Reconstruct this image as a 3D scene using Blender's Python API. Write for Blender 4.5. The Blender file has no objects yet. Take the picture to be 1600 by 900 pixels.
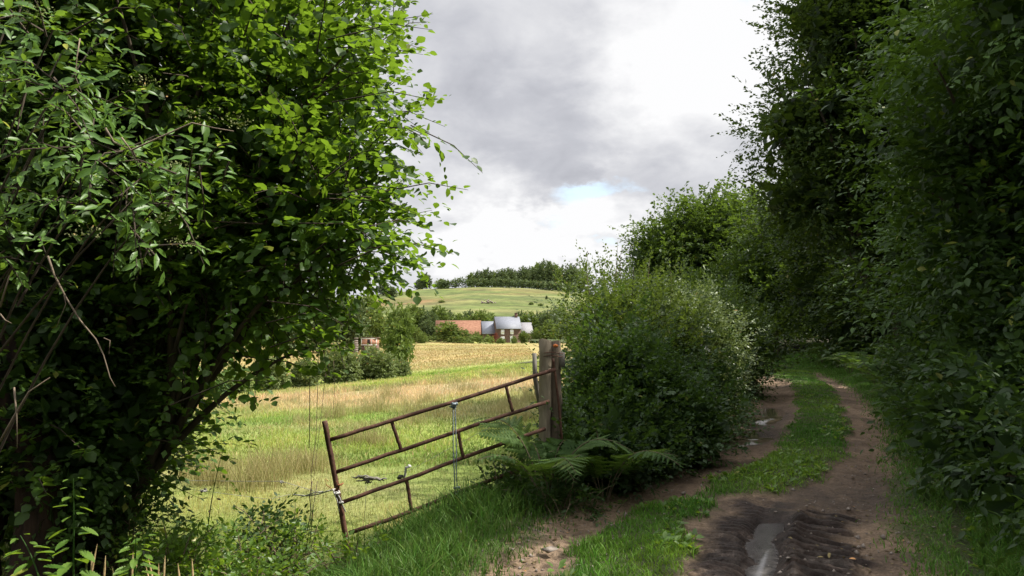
import bpy, math
import numpy as np
from mathutils import Vector

R = math.radians
rng = np.random.default_rng(11)
scene = bpy.context.scene
COL = scene.collection

# ------------------------------------------------------------------ camera
EYE = 1.6
FPX = 1209.0                      # focal length in pixels of the 1600 px wide photograph
PITCH = math.atan(50 / FPX)
cam = bpy.data.cameras.new('camera')
cam.lens = 36 * FPX / 1600
cam.clip_start = 0.05
cam.clip_end = 6000
camo = bpy.data.objects.new('camera', cam)
COL.objects.link(camo)
camo.location = (0, 0, EYE)
camo.rotation_euler = (math.pi / 2 + PITCH, 0, 0)
scene.camera = camo


def ray(u, v):
    a, b = (u - 800) / FPX, -(v - 450) / FPX
    c, s = math.cos(PITCH), math.sin(PITCH)
    return np.array([a, c - b * s, s + b * c])


def P(u, v, d):
    """point seen at photo pixel (u, v) that lies d metres ahead"""
    r = ray(u, v)
    return np.array([0, 0, EYE]) + r * (d / r[1])


# ------------------------------------------------------------------ sky and sun
SUN_AZ, SUN_EL = R(88), R(52)     # azimuth measured from +Y towards +X
sun_dir = Vector((math.sin(SUN_AZ) * math.cos(SUN_EL), math.cos(SUN_AZ) * math.cos(SUN_EL), math.sin(SUN_EL)))
sl = bpy.data.lights.new('sun', 'SUN')
sl.energy = 5.0
sl.angle = R(0.5)
sl.color = (1.0, 0.95, 0.86)
so = bpy.data.objects.new('sun', sl)
COL.objects.link(so)
so.rotation_euler = sun_dir.to_track_quat('Z', 'Y').to_euler()

world = bpy.data.worlds.new('World')
scene.world = world
world.use_nodes = True
wn, wl = world.node_tree.nodes, world.node_tree.links
wn.clear()
w_out = wn.new('ShaderNodeOutputWorld')
w_bg = wn.new('ShaderNodeBackground')
w_bg.inputs['Strength'].default_value = 0.1
wl.new(w_bg.outputs[0], w_out.inputs[0])
sky = wn.new('ShaderNodeTexSky')
sky.sky_type = 'NISHITA'
sky.sun_disc = False
sky.sun_elevation = SUN_EL
sky.sun_rotation = SUN_AZ
tc = wn.new('ShaderNodeTexCoord')


def wmath(op, a, b=None, c=None, clamp=False):
    n = wn.new('ShaderNodeMath')
    n.operation = op
    n.use_clamp = clamp
    for i, x in enumerate((a, b, c)):
        if x is None:
            continue
        if isinstance(x, (int, float)):
            n.inputs[i].default_value = x
        else:
            wl.new(x, n.inputs[i])
    return n.outputs[0]


def wnoise(vec, scale, detail, rough=0.55, dist=0.0):
    n = wn.new('ShaderNodeTexNoise')
    n.inputs['Scale'].default_value = scale
    n.inputs['Detail'].default_value = detail
    n.inputs['Roughness'].default_value = rough
    n.inputs['Distortion'].default_value = dist
    wl.new(vec, n.inputs['Vector'])
    return n.outputs['Fac']


def vmath(op, a, b):
    n = wn.new('ShaderNodeVectorMath')
    n.operation = op
    for i, x in enumerate((a, b)):
        if hasattr(x, 'is_linked'):
            wl.new(x, n.inputs[i])
        else:
            n.inputs[i].default_value = x
    return n


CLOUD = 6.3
gen = tc.outputs['Generated']
# clouds sit on a flat layer: project the view direction on it so that they flatten towards the horizon
sep = wn.new('ShaderNodeSeparateXYZ')
wl.new(gen, sep.inputs[0])
zz = wmath('ADD', wmath('MAXIMUM', sep.outputs[2], 0.0), 0.42)
cmb = wn.new('ShaderNodeCombineXYZ')
wl.new(wmath('DIVIDE', sep.outputs[0], zz), cmb.inputs[0])
wl.new(wmath('DIVIDE', sep.outputs[1], zz), cmb.inputs[1])
cl = cmb.outputs[0]
warp = wn.new('ShaderNodeTexNoise')
warp.inputs['Scale'].default_value = 3.5
warp.inputs['Detail'].default_value = 7
warp.inputs['Roughness'].default_value = 0.6
wl.new(cl, warp.inputs['Vector'])
wv = vmath('SUBTRACT', warp.outputs['Color'], (0.5, 0.5, 0.5))
wsc = wn.new('ShaderNodeVectorMath')
wsc.operation = 'SCALE'
wl.new(wv.outputs[0], wsc.inputs[0])
wsc.inputs['Scale'].default_value = 0.26
gw = vmath('ADD', gen, wsc.outputs[0])
gwn = wn.new('ShaderNodeVectorMath')
gwn.operation = 'NORMALIZE'
wl.new(gw.outputs[0], gwn.inputs[0])


def blob(u, v, r_in, r_out, sq=1.0):
    """a soft patch of the sky round the direction of (u, v), radii in degrees; sq squeezes it vertically"""
    d = Vector(ray(u, v)).normalized()
    s = vmath('SUBTRACT', gwn.outputs[0], tuple(d))
    m = vmath('MULTIPLY', s.outputs[0], (1, 1, sq))
    ln = wn.new('ShaderNodeVectorMath')
    ln.operation = 'LENGTH'
    wl.new(m.outputs[0], ln.inputs[0])
    mr = wn.new('ShaderNodeMapRange')
    mr.interpolation_type = 'SMOOTHSTEP'
    wl.new(ln.outputs['Value'], mr.inputs['Value'])
    mr.inputs['From Min'].default_value = math.radians(r_in)
    mr.inputs['From Max'].default_value = math.radians(r_out)
    mr.inputs['To Min'].default_value = 1
    mr.inputs['To Max'].default_value = 0
    return mr.outputs[0]


n1 = wnoise(cl, 2.0, 7, 0.5, 0.35)
n2 = wnoise(cl, 6.5, 9, 0.55, 0.4)
b = wmath('MULTIPLY_ADD', n1, 0.55, 0.47)
b = wmath('MULTIPLY_ADD', wmath('SUBTRACT', n2, 0.5), 0.62, b)
b = wmath('MULTIPLY_ADD', blob(820, 205, 2, 11, 1.3), -0.20, b)
b = wmath('MULTIPLY_ADD', blob(700, 60, 2, 12, 1.3), -0.05, b)
b = wmath('MULTIPLY_ADD', blob(1110, 70, 2, 12, 1.2), 0.42, b)
b = wmath('MULTIPLY_ADD', blob(860, 385, 2, 10, 2.4), 0.40, b)
b = wmath('MULTIPLY_ADD', blob(760, 330, 1, 6, 1.5), 0.18, b)
b = wmath('MULTIPLY_ADD', blob(950, 270, 0.5, 4, 2.0), -0.14, b)
b = wmath('MULTIPLY_ADD', blob(1040, 330, 0.5, 4, 1.5), -0.06, b)
b = wmath('MAXIMUM', wmath('MINIMUM', b, 1.15), 0.30)
ramp = wn.new('ShaderNodeValToRGB')
ramp.color_ramp.elements[0].position = 0.30
ramp.color_ramp.elements[0].color = (0.40, 0.41, 0.46, 1)
ramp.color_ramp.elements[1].position = 1.0
ramp.color_ramp.elements[1].color = (1.02, 1.02, 1.03, 1)
e = ramp.color_ramp.elements.new(0.58)
e.color = (0.60, 0.61, 0.66, 1)
wl.new(b, ramp.inputs[0])
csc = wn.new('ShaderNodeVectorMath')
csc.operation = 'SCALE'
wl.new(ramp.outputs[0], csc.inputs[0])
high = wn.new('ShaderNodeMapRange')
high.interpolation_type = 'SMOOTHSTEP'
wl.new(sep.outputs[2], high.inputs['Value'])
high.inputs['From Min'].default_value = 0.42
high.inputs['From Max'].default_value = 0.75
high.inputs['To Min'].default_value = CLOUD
high.inputs['To Max'].default_value = CLOUD * 2.3   # unseen sky overhead brightened, added light for the lane
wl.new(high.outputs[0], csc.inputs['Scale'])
gap = wmath('MAXIMUM', wmath('MULTIPLY', blob(945, 320, 0.6, 4.2, 2.6), 0.85), wmath('MULTIPLY', blob(1200, -14, .6, 2.0, 1.5), 0.7))
# thin blue gaps elsewhere in the sky, out of this picture
extra = wn.new('ShaderNodeMapRange')
wl.new(n1, extra.inputs['Value'])
extra.inputs['From Min'].default_value = 0.36
extra.inputs['From Max'].default_value = 0.26
gap = wmath('MAXIMUM', gap, extra.outputs[0], clamp=True)
skyb = wn.new('ShaderNodeVectorMath')
skyb.operation = 'MULTIPLY_ADD'
wl.new(sky.outputs[0], skyb.inputs[0])
skyb.inputs[1].default_value = (1.0, 1.0, 1.0)
skyb.inputs[2].default_value = (2.6, 3.2, 3.6)
mixs = wn.new('ShaderNodeMix')
mixs.data_type = 'RGBA'
wl.new(gap, mixs.inputs['Factor'])
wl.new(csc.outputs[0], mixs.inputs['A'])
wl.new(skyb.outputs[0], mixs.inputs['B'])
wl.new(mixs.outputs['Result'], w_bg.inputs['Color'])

vs = scene.view_settings
vs.view_transform = 'Standard'
vs.look = 'None'
vs.gamma = 1
vs.use_curve_mapping = False
vs.exposure = 0.62
scene.render.engine = 'CYCLES'
cy = scene.cycles
cy.use_denoising = True
cy.max_bounces = 6
cy.diffuse_bounces = 3
cy.glossy_bounces = 2
cy.transmission_bounces = 4
cy.sample_clamp_indirect = 6


# ------------------------------------------------------------------ numpy helpers
_tab = np.random.default_rng(3).random((256, 256))


def vnoise(x, y):
    x, y = np.asarray(x, float), np.asarray(y, float)
    xi, yi = np.floor(x).astype(int), np.floor(y).astype(int)
    fx, fy = x - xi, y - yi
    fx, fy = fx * fx * (3 - 2 * fx), fy * fy * (3 - 2 * fy)
    g = lambda a, b_: _tab[a & 255, b_ & 255]
    return (g(xi, yi) * (1 - fx) + g(xi + 1, yi) * fx) * (1 - fy) + (g(xi, yi + 1) * (1 - fx) + g(xi + 1, yi + 1) * fx) * fy


def fbm(x, y, o=4):
    s, a, t = 0, 0.5, 0
    for i in range(o):
        s = s + a * vnoise(x * 2 ** i + 17.3 * i, y * 2 ** i + 5.1 * i)
        t += a
        a *= 0.5
    return s / t


def sstep(a, b_, x):
    t = np.clip((np.asarray(x, float) - a) / (b_ - a), 0, 1)
    return t * t * (3 - 2 * t)


def unit(v):
    return v / np.maximum(np.linalg.norm(v, axis=-1, keepdims=True), 1e-9)


def mix(a, b_, t):
    return a + (b_ - a) * t


# ------------------------------------------------------------------ objects
def link(o, parent=None):
    COL.objects.link(o)
    if parent is not None:
        o.parent = parent
    return o


def tag(o, label=None, cat=None, group=None, kind=None):
    for k, x in (('label', label), ('category', cat), ('group', group), ('kind', kind)):
        if x:
            o[k] = x
    return o


def thing(name, label, cat, loc=(0, 0, 0), group=None, rz=0):
    o = bpy.data.objects.new(name, None)
    o.empty_display_size = 0.1
    o.location = [float(a) for a in loc]
    o.rotation_euler = (0, 0, rz)
    return tag(link(o), label, cat, group)


def mesh(name, V, F, mat, parent=None, attrs=None, smooth=False):
    """V (n,3); F list of (m,k) index arrays"""
    if not isinstance(F, (list, tuple)):
        F = [F]
    F = [np.asarray(f, np.int32) for f in F if len(f)]
    me = bpy.data.meshes.new(name)
    V = np.asarray(V, np.float32)
    me.vertices.add(len(V))
    me.vertices.foreach_set('co', V.ravel())
    idx = np.concatenate([f.ravel() for f in F])
    tot = np.concatenate([np.full(len(f), f.shape[1], np.int32) for f in F])
    me.loops.add(len(idx))
    me.loops.foreach_set('vertex_index', idx)
    me.polygons.add(len(tot))
    me.polygons.foreach_set('loop_start', np.concatenate([[0], np.cumsum(tot)[:-1]]).astype(np.int32))
    if smooth:
        me.polygons.foreach_set('use_smooth', np.ones(len(tot), bool))
    for k, a in (attrs or {}).items():
        a = np.asarray(a, np.float32)
        if a.ndim == 1:
            at = me.attributes.new(k, 'FLOAT', 'POINT')
            at.data.foreach_set('value', a)
        else:
            at = me.attributes.new(k, 'FLOAT_COLOR', 'POINT')
            if a.shape[1] == 3:
                a = np.concatenate([a, np.ones((len(a), 1), np.float32)], 1)
            at.data.foreach_set('color', a.ravel())
    me.update(calc_edges=True)
    me.materials.append(mat)
    o = bpy.data.objects.new(name, me)
    return link(o, parent)


class Geo:
    def __init__(s):
        s.V, s.F, s.n, s.A = [], {}, 0, []

    def add(s, V, F, a=0.0):
        V = np.asarray(V, float)
        for f in (F if isinstance(F, (list, tuple)) else [F]):
            f = np.asarray(f)
            s.F.setdefault(f.shape[1], []).append(f + s.n)
        s.V.append(V)
        s.A.append(np.broadcast_to(np.asarray(a, float), (len(V),)))
        s.n += len(V)
        return s

    def tube(s, pts, rad, k=6, a=0.0, cap=True):
        pts = np.asarray(pts, float)
        n = len(pts)
        rad = np.broadcast_to(np.asarray(rad, float), (n,))
        t = unit(np.gradient(pts, axis=0))
        ref = np.array([0, 0, 1.0]) if abs(t[:, 2]).mean() < 0.8 else np.array([1.0, 0, 0])
        x = unit(np.cross(t, ref))
        y = np.cross(t, x)
        an = np.linspace(0, 2 * np.pi, k, endpoint=False)
        V = pts[:, None] + rad[:, None, None] * (np.cos(an)[None, :, None] * x[:, None] + np.sin(an)[None, :, None] * y[:, None])
        i, j = np.meshgrid(np.arange(n - 1), np.arange(k), indexing='ij')
        q = np.stack([i * k + j, i * k + (j + 1) % k, (i + 1) * k + (j + 1) % k, (i + 1) * k + j], -1).reshape(-1, 4)
        fs = [q]
        if cap:
            fs += [np.arange(k)[::-1][None], ((n - 1) * k + np.arange(k))[None]]
        return s.add(V.reshape(-1, 3), fs, a)

    def box(s, c, size, rot=None, a=0.0):
        c, h = np.asarray(c, float), np.asarray(size, float) / 2
        V = np.array([[x, y, z] for x in (-1, 1) for y in (-1, 1) for z in (-1, 1)], float) * h
        if rot is not None:
            V = V @ np.asarray(rot, float).T
        F = np.array([[0, 1, 3, 2], [4, 6, 7, 5], [0, 4, 5, 1], [2, 3, 7, 6], [0, 2, 6, 4], [1, 5, 7, 3]])
        return s.add(V + c, F, a)

    def build(s, name, mat, parent=None, smooth=False, attr='rnd'):
        F = [np.concatenate(f) for f in s.F.values()]
        return mesh(name, np.concatenate(s.V), F, mat, parent, {attr: np.concatenate(s.A)}, smooth)


def bez(p0, p1, p2, n=8):
    t = np.linspace(0, 1, n)[:, None]
    p0, p1, p2 = (np.asarray(p, float) for p in (p0, p1, p2))
    return (1 - t) ** 2 * p0 + 2 * t * (1 - t) * p1 + t * t * p2


# ------------------------------------------------------------------ materials
def new_mat(name):
    m = bpy.data.materials.new(name)
    m.use_nodes = True
    nt = m.node_tree
    return m, nt, nt.nodes, nt.links, nt.nodes['Principled BSDF'], nt.nodes['Material Output']


def leaf_mat(name, c1, c2, tcol, tfac=0.4, rough=0.45, spec=0.5):
    m, nt, N, L, p, out = new_mat(name)
    at = N.new('ShaderNodeAttribute')
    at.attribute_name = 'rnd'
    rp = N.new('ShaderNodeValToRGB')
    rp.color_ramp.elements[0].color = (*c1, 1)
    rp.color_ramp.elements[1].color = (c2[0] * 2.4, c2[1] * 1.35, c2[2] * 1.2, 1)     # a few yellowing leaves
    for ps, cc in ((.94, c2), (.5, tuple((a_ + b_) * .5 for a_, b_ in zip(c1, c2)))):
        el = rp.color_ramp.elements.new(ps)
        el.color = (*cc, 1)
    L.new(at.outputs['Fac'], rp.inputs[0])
    L.new(rp.outputs[0], p.inputs['Base Color'])
    p.inputs['Roughness'].default_value = rough
    p.inputs['Specular IOR Level'].default_value = spec
    tr = N.new('ShaderNodeBsdfTranslucent')
    tr.inputs['Color'].default_value = (*tcol, 1)
    mx = N.new('ShaderNodeMixShader')
    mx.inputs[0].default_value = tfac
    L.new(p.outputs[0], mx.inputs[1])
    L.new(tr.outputs[0], mx.inputs[2])
    L.new(mx.outputs[0], out.inputs[0])
    return m


def colour_mat(name, attr='Col', rough=0.8, tfac=0.0, noise=None, bump=0.0, bscale=30, wet=None):
    """surface colour from a colour attribute of the mesh, broken up by procedural noise"""
    m, nt, N, L, p, out = new_mat(name)
    at = N.new('ShaderNodeAttribute')
    at.attribute_name = attr
    src = at.outputs['Color']
    geo = N.new('ShaderNodeNewGeometry')
    if noise:
        for sc, am in noise:
            nz = N.new('ShaderNodeTexNoise')
            nz.inputs['Scale'].default_value = sc
            nz.inputs['Detail'].default_value = 6
            nz.inputs['Roughness'].default_value = 0.65
            L.new(geo.outputs['Position'], nz.inputs['Vector'])
            mr = N.new('ShaderNodeMapRange')
            mr.inputs['From Min'].default_value = 0.25
            mr.inputs['From Max'].default_value = 0.75
            mr.inputs['To Min'].default_value = 1 - am
            mr.inputs['To Max'].default_value = 1 + am
            L.new(nz.outputs['Fac'], mr.inputs['Value'])
            mm = N.new('ShaderNodeVectorMath')
            mm.operation = 'SCALE'
            L.new(src, mm.inputs[0])
            L.new(mr.outputs[0], mm.inputs['Scale'])
            src = mm.outputs[0]
    L.new(src, p.inputs['Base Color'])
    p.inputs['Roughness'].default_value = rough
    p.inputs['Specular IOR Level'].default_value = 0.25
    if wet:
        aw = N.new('ShaderNodeAttribute')
        aw.attribute_name = wet
        mr = N.new('ShaderNodeMapRange')
        L.new(aw.outputs['Fac'], mr.inputs['Value'])
        mr.inputs['To Min'].default_value = rough
        mr.inputs['To Max'].default_value = 0.42
        L.new(mr.outputs[0], p.inputs['Roughness'])
    if bump:
        nz = N.new('ShaderNodeTexNoise')
        nz.inputs['Scale'].default_value = bscale
        nz.inputs['Detail'].default_value = 8
        nz.inputs['Roughness'].default_value = 0.7
        L.new(geo.outputs['Position'], nz.inputs['Vector'])
        bp = N.new('ShaderNodeBump')
        bp.inputs['Strength'].default_value = bump
        bp.inputs['Distance'].default_value = 0.03
        L.new(nz.outputs['Fac'], bp.inputs['Height'])
        L.new(bp.outputs[0], p.inputs['Normal'])
    if tfac:
        tr = N.new('ShaderNodeBsdfTranslucent')
        L.new(src, tr.inputs['Color'])
        mx = N.new('ShaderNodeMixShader')
        mx.inputs[0].default_value = tfac
        L.new(p.outputs[0], mx.inputs[1])
        L.new(tr.outputs[0], mx.inputs[2])
        L.new(mx.outputs[0], out.inputs[0])
    return m


def rough_mat(name, c1, c2, scale=8, rough=0.8, stretch=(1, 1, 1), bump=0.4, c3=None, metal=0.0):
    """two or three tone weathered surface"""
    m, nt, N, L, p, out = new_mat(name)
    t = N.new('ShaderNodeTexCoord')
    mp = N.new('ShaderNodeMapping')
    mp.inputs['Scale'].default_value = stretch
    L.new(t.outputs['Object'], mp.inputs[0])
    nz = N.new('ShaderNodeTexNoise')
    nz.inputs['Scale'].default_value = scale
    nz.inputs['Detail'].default_value = 8
    nz.inputs['Roughness'].default_value = 0.65
    L.new(mp.outputs[0], nz.inputs['Vector'])
    rp = N.new('ShaderNodeValToRGB')
    rp.color_ramp.elements[0].position = 0.35
    rp.color_ramp.elements[0].color = (*c1, 1)
    rp.color_ramp.elements[1].position = 0.65
    rp.color_ramp.elements[1].color = (*c2, 1)
    if c3:
        e3 = rp.color_ramp.elements.new(0.74)
        e3.color = (*c3, 1)
    L.new(nz.outputs['Fac'], rp.inputs[0])
    L.new(rp.outputs[0], p.inputs['Base Color'])
    p.inputs['Roughness'].default_value = rough
    p.inputs['Metallic'].default_value = metal
    p.inputs['Specular IOR Level'].default_value = 0.3
    if bump:
        bp = N.new('ShaderNodeBump')
        bp.inputs['Strength'].default_value = bump
        bp.inputs['Distance'].default_value = 0.02
        L.new(nz.outputs['Fac'], bp.inputs['Height'])
        L.new(bp.outputs[0], p.inputs['Normal'])
    return m


M = {}
M['hazel'] = leaf_mat('hazel_leaf', (0.018, 0.044, 0.007), (0.055, 0.11, 0.015), (0.24, 0.40, 0.025), 0.40, 0.45, 0.35)
M['hazel_dark'] = leaf_mat('hazel_shade_leaf', (0.012, 0.03, 0.006), (0.075, 0.145, 0.024), (0.13, 0.23, 0.02), 0.25, 0.55, 0.25)  # hazel leaf copy with the dark trees' shade put into its colour
M['elder'] = leaf_mat('elder_leaf', (0.055, 0.125, 0.02), (0.13, 0.235, 0.042), (0.26, 0.42, 0.04), 0.3, 0.4, .35)
M['oak'] = leaf_mat('oak_leaf', (0.024, 0.05, 0.010), (0.06, 0.10, 0.018), (0.16, 0.25, 0.025), 0.3, 0.5, 0.3)
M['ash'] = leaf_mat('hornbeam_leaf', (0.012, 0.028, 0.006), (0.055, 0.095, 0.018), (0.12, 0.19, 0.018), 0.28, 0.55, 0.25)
M['thorn'] = leaf_mat('thorn_leaf', (0.013, 0.03, 0.007), (0.07, 0.105, 0.026), (0.18, 0.26, 0.03), 0.3, 0.5, 0.3)
M['bramble'] = leaf_mat('bramble_leaf', (0.016, 0.038, 0.010), (0.048, 0.09, 0.022), (0.12, 0.22, 0.025), 0.25, 0.55, 0.3)
M['pale'] = leaf_mat('pale_leaf', (0.085, 0.13, 0.045), (0.22, 0.27, 0.125), (0.25, 0.32, 0.08), 0.25, 0.4, 0.5)
M['weed'] = leaf_mat('weed_leaf', (0.055, 0.12, 0.02), (0.15, 0.25, 0.045), (0.30, 0.46, 0.03), 0.4, 0.42)
M['fern'] = leaf_mat('fern_leaf', (0.035, 0.08, 0.018), (0.085, 0.15, 0.036), (0.2, 0.32, 0.04), 0.35, 0.6, .2)
M['far'] = leaf_mat('far_leaf', (0.06, 0.10, 0.026), (0.19, 0.24, 0.06), (0.2, 0.28, 0.04), 0.25, 0.7, 0.2)
M['far_dark'] = leaf_mat('far_dark_leaf', (0.055, 0.085, 0.04), (0.145, 0.185, 0.07), (0.16, 0.22, 0.055), 0.2, 0.7, 0.2)  # leaf colour lightened to stand in for distance haze
M['far_grey'] = leaf_mat('willow_leaf', (0.10, 0.14, 0.05), (0.24, 0.28, 0.11), (0.22, 0.28, 0.06), 0.25, 0.6, 0.3)
M['red_leaf'] = leaf_mat('red_leaf', (0.12, 0.03, 0.022), (0.22, 0.06, 0.04), (0.2, 0.05, 0.02), 0.2, 0.6, 0.2)
M['bark'] = rough_mat('bark', (0.03, 0.022, 0.016), (0.09, 0.068, 0.048), 9, 0.9, (1, 1, 0.25), 0.9)
M['bark_red'] = rough_mat('reddish_bark', (0.010, 0.007, 0.005), (0.05, 0.028, 0.019), 14, 0.95, (1, 1, 0.22), 1.0)
M['bark_light'] = rough_mat('pale_bark', (0.12, 0.09, 0.065), (0.26, 0.20, 0.14), 14, 0.85, (1, 1, 0.3), 0.5)
M['flower'] = leaf_mat('flower_head', (0.16, 0.18, 0.07), (0.3, 0.32, 0.14), (0.2, 0.25, 0.06), 0.2, 0.7, 0.2)
M['rust'] = rough_mat('rusty_steel', (0.055, 0.026, 0.018), (0.14, 0.066, 0.042), 22, 0.75, (1, 1, 1), 0.3, (0.24, 0.13, 0.09))
M['post'] = rough_mat('weathered_post', (0.13, 0.10, 0.07), (0.33, 0.28, 0.2), 10, 0.9, (1, 1, 0.18), 0.9, (0.30, 0.27, 0.2))
M['post_dark'] = rough_mat('dark_wood', (0.07, 0.052, 0.036), (0.19, 0.15, 0.105), 10, 0.9, (1, 1, 0.18), 0.9)
M['grey_wood'] = rough_mat('grey_board', (0.14, 0.125, 0.105), (0.26, 0.24, 0.21), 12, 0.9, (1, 1, 0.2), 0.5)
M['rope_blue'] = rough_mat('blue_rope', (0.07, 0.12, 0.16), (0.45, 0.5, 0.52), 60, 0.8, (1, 1, 1), 0.3)
M['rope_white'] = rough_mat('white_tape', (0.35, 0.34, 0.32), (0.72, 0.71, 0.68), 40, 0.7, (1, 1, 1), 0.3)
M['twine'] = rough_mat('orange_twine', (0.3, 0.12, 0.05), (0.5, 0.22, 0.1), 40, 0.8)
M['wire'] = rough_mat('dull_wire', (0.16, 0.15, 0.13), (0.34, 0.33, 0.3), 30, 0.5, metal=0.6)
M['dead'] = rough_mat('dead_stem', (0.10, 0.075, 0.05), (0.22, 0.17, 0.11), 20, 0.9)
M['orange'] = rough_mat('orange_plastic', (0.55, 0.14, 0.03), (0.7, 0.22, 0.05), 10, 0.5)
M['dark_plastic'] = rough_mat('dark_plastic', (0.03, 0.03, 0.03), (0.07, 0.07, 0.06), 10, 0.6)
M['stone'] = rough_mat('grey_stone', (0.16, 0.13, 0.11), (0.33, 0.28, 0.24), 12, 0.9, bump=0.6)
M['brick'] = rough_mat('brown_brick', (0.10, 0.06, 0.048), (0.17, 0.105, 0.085), 3, 0.9, bump=0.2)
M['brick_dark'] = rough_mat('dark_slate_wall', (0.06, 0.06, 0.068), (0.1, 0.1, 0.112), 3, 0.8, bump=0.1)
M['slate'] = rough_mat('grey_slate', (0.16, 0.17, 0.20), (0.25, 0.26, 0.295), 2.5, 0.6, (1, 1, 3), 0.2)
M['slate_light'] = rough_mat('fibre_cement', (0.19, 0.185, 0.195), (0.28, 0.27, 0.28), 2, 0.8, (3, 1, 0.5), 0.2)
M['tile'] = rough_mat('red_tile', (0.17, 0.075, 0.045), (0.28, 0.145, 0.09), 1.6, 0.85, (1, 1, 2), 0.3)
M['white'] = rough_mat('white_paint', (0.68, 0.68, 0.66), (0.8, 0.8, 0.78), 5, 0.5, bump=0)
M['pink'] = rough_mat('salmon_board', (0.44, 0.22, 0.15), (0.56, 0.32, 0.23), 4, 0.8, bump=0)
M['glass_dark'] = rough_mat('dark_opening', (0.02, 0.014, 0.014), (0.04, 0.03, 0.03), 4, 0.3, bump=0)
M['grass'] = colour_mat('grass_blade', rough=0.55, tfac=0.42)
M['ground'] = colour_mat('meadow_soil', rough=0.95, noise=[(0.07, 0.3), (0.25, 0.3), (2.5, 0.25), (18, 0.35)], bump=0.9, bscale=22)
M['lane'] = colour_mat('lane_earth', rough=0.95, noise=[(2.5, 0.25), (14, 0.4), (55, 0.5)], bump=1.0, bscale=34, wet='wet')
mw, _, N_, L_, p_, _o = new_mat('puddle_water')
p_.inputs['Base Color'].default_value = (0.10, 0.078, 0.05, 1)
p_.inputs['Roughness'].default_value = 0.06
p_.inputs['Specular IOR Level'].default_value = 0.6
nz_ = N_.new('ShaderNodeTexNoise')
nz_.inputs['Scale'].default_value = 14
bp_ = N_.new('ShaderNodeBump')
bp_.inputs['Strength'].default_value = 0.06
L_.new(nz_.outputs['Fac'], bp_.inputs['Height'])
L_.new(bp_.outputs[0], p_.inputs['Normal'])
M['water'] = mw
M['muddy'] = rough_mat('muddy_water', (0.07, 0.062, 0.058), (0.15, 0.137, 0.13), 26, 0.24, bump=0.15)
M['muddy'].node_tree.nodes['Principled BSDF'].inputs['Specular IOR Level'].default_value = .6

# ------------------------------------------------------------------ lane line and terrain
_lp = np.array([(-1.6, -14), (-1.0, -6), (-.3, 0), (.35, 2.6), (1.05, 5), (1.75, 6.7), (3.2, 9.2), (4.95, 12.9), (7.2, 19.3), (8.8, 26.9), (9.3, 33), (8.6, 41), (6.4, 52), (3, 64)], float)


def _spline(pts, n):
    t = np.arange(len(pts))
    tt = np.linspace(0, len(pts) - 1, n)
    i = np.clip(tt.astype(int), 0, len(pts) - 2)
    f = (tt - i)[:, None]
    m = np.gradient(pts, axis=0)
    p0, p1, m0, m1 = pts[i], pts[i + 1], m[i], m[i + 1]
    return (2 * f ** 3 - 3 * f ** 2 + 1) * p0 + (f ** 3 - 2 * f ** 2 + f) * m0 + (-2 * f ** 3 + 3 * f ** 2) * p1 + (f ** 3 - f ** 2) * m1


LC = _spline(_lp, 1600)
_d = np.concatenate([[0], np.cumsum(np.linalg.norm(np.diff(LC, axis=0), axis=1))])
_s = np.arange(0, _d[-1], 0.05)
LC = np.stack([np.interp(_s, _d, LC[:, 0]), np.interp(_s, _d, LC[:, 1])], 1)
LT = unit(np.gradient(LC, axis=0))
LN = np.stack([LT[:, 1], -LT[:, 0]], 1)          # points to the right of the lane


def lane_u(x, y):
    """signed distance from the lane's middle, right positive"""
    x, y = np.asarray(x, float).ravel(), np.asarray(y, float).ravel()
    out = np.full(len(x), 99.0)
    sub = slice(None, None, 4)
    C4, N4 = LC[sub], LN[sub]
    for a in range(0, len(x), 20000):
        q = np.stack([x[a:a + 20000], y[a:a + 20000]], 1)
        d2 = ((q[:, None] - C4[None]) ** 2).sum(2)
        k = d2.argmin(1)
        sg = q[:, 0] - np.interp(q[:, 1], LC[:, 1], LC[:, 0])
        dd = np.sqrt(d2[np.arange(len(k)), k])
        out[a:a + 20000] = np.where(sg >= 0, 1, -1) * dd
    return out


_zy = np.array([-30, 4, 7, 12, 18, 25, 40, 60, 100, 160, 238, 262, 300, 400, 520, 560, 700, 3000], float)
_zz = np.array([-.3, -.36, -.38, -.36, -.30, -.25, -1.0, -1.9, -2.8, -3.9, -5.4, -5.2, -2, 10, 23.5, 25.5, 26, 20], float)


def terrain(x, y):
    x, y = np.asarray(x, float), np.asarray(y, float)
    sh = x.shape
    x, y = x.ravel(), y.ravel()
    u = lane_u(x, y)
    z = np.interp(y, _zy, _zz)
    z = z + 0.095 * np.clip(x, -15, 2) * sstep(9, 26, y) * (1 - sstep(70, 130, y))
    z = z - 4 * np.clip((x + 18) / 62, -3, 3) ** 2 * sstep(280, 420, y) * 0.9
    z = z + (fbm(x * .6, y * .6, 3) - .5) * .12 * sstep(5, 12, np.abs(u)) + (fbm(x * .05, y * .05, 3) - .5) * 1.6 * sstep(60, 200, y)
    near = 1 - sstep(40, 60, y)
    lanez = 0.02 + 0.03 * (fbm(x * 2, y * 2, 2) - .5)
    w = (1 - sstep(1.7, 2.7, -u)) * near            # the lane's own level, falling to the field on its left
    zz_ = z * (1 - w) + lanez * w
    zz_ = np.where((u > 0) & (y < 60), lanez * near + z * (1 - near) + (0.55 * sstep(1.9, 4.5, u) + .25 * sstep(5, 12, u)) * near, zz_)
    zz_ = zz_ - 0.16 * (1 - sstep(1.55, 2.0, np.abs(u))) * (y < 60)
    return zz_.reshape(sh)


def tz(x, y):
    return float(terrain(np.array([x]), np.array([y]))[0])


def on_ground(x, y, dz=0.0):
    return (x, y, tz(x, y) + dz)


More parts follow.
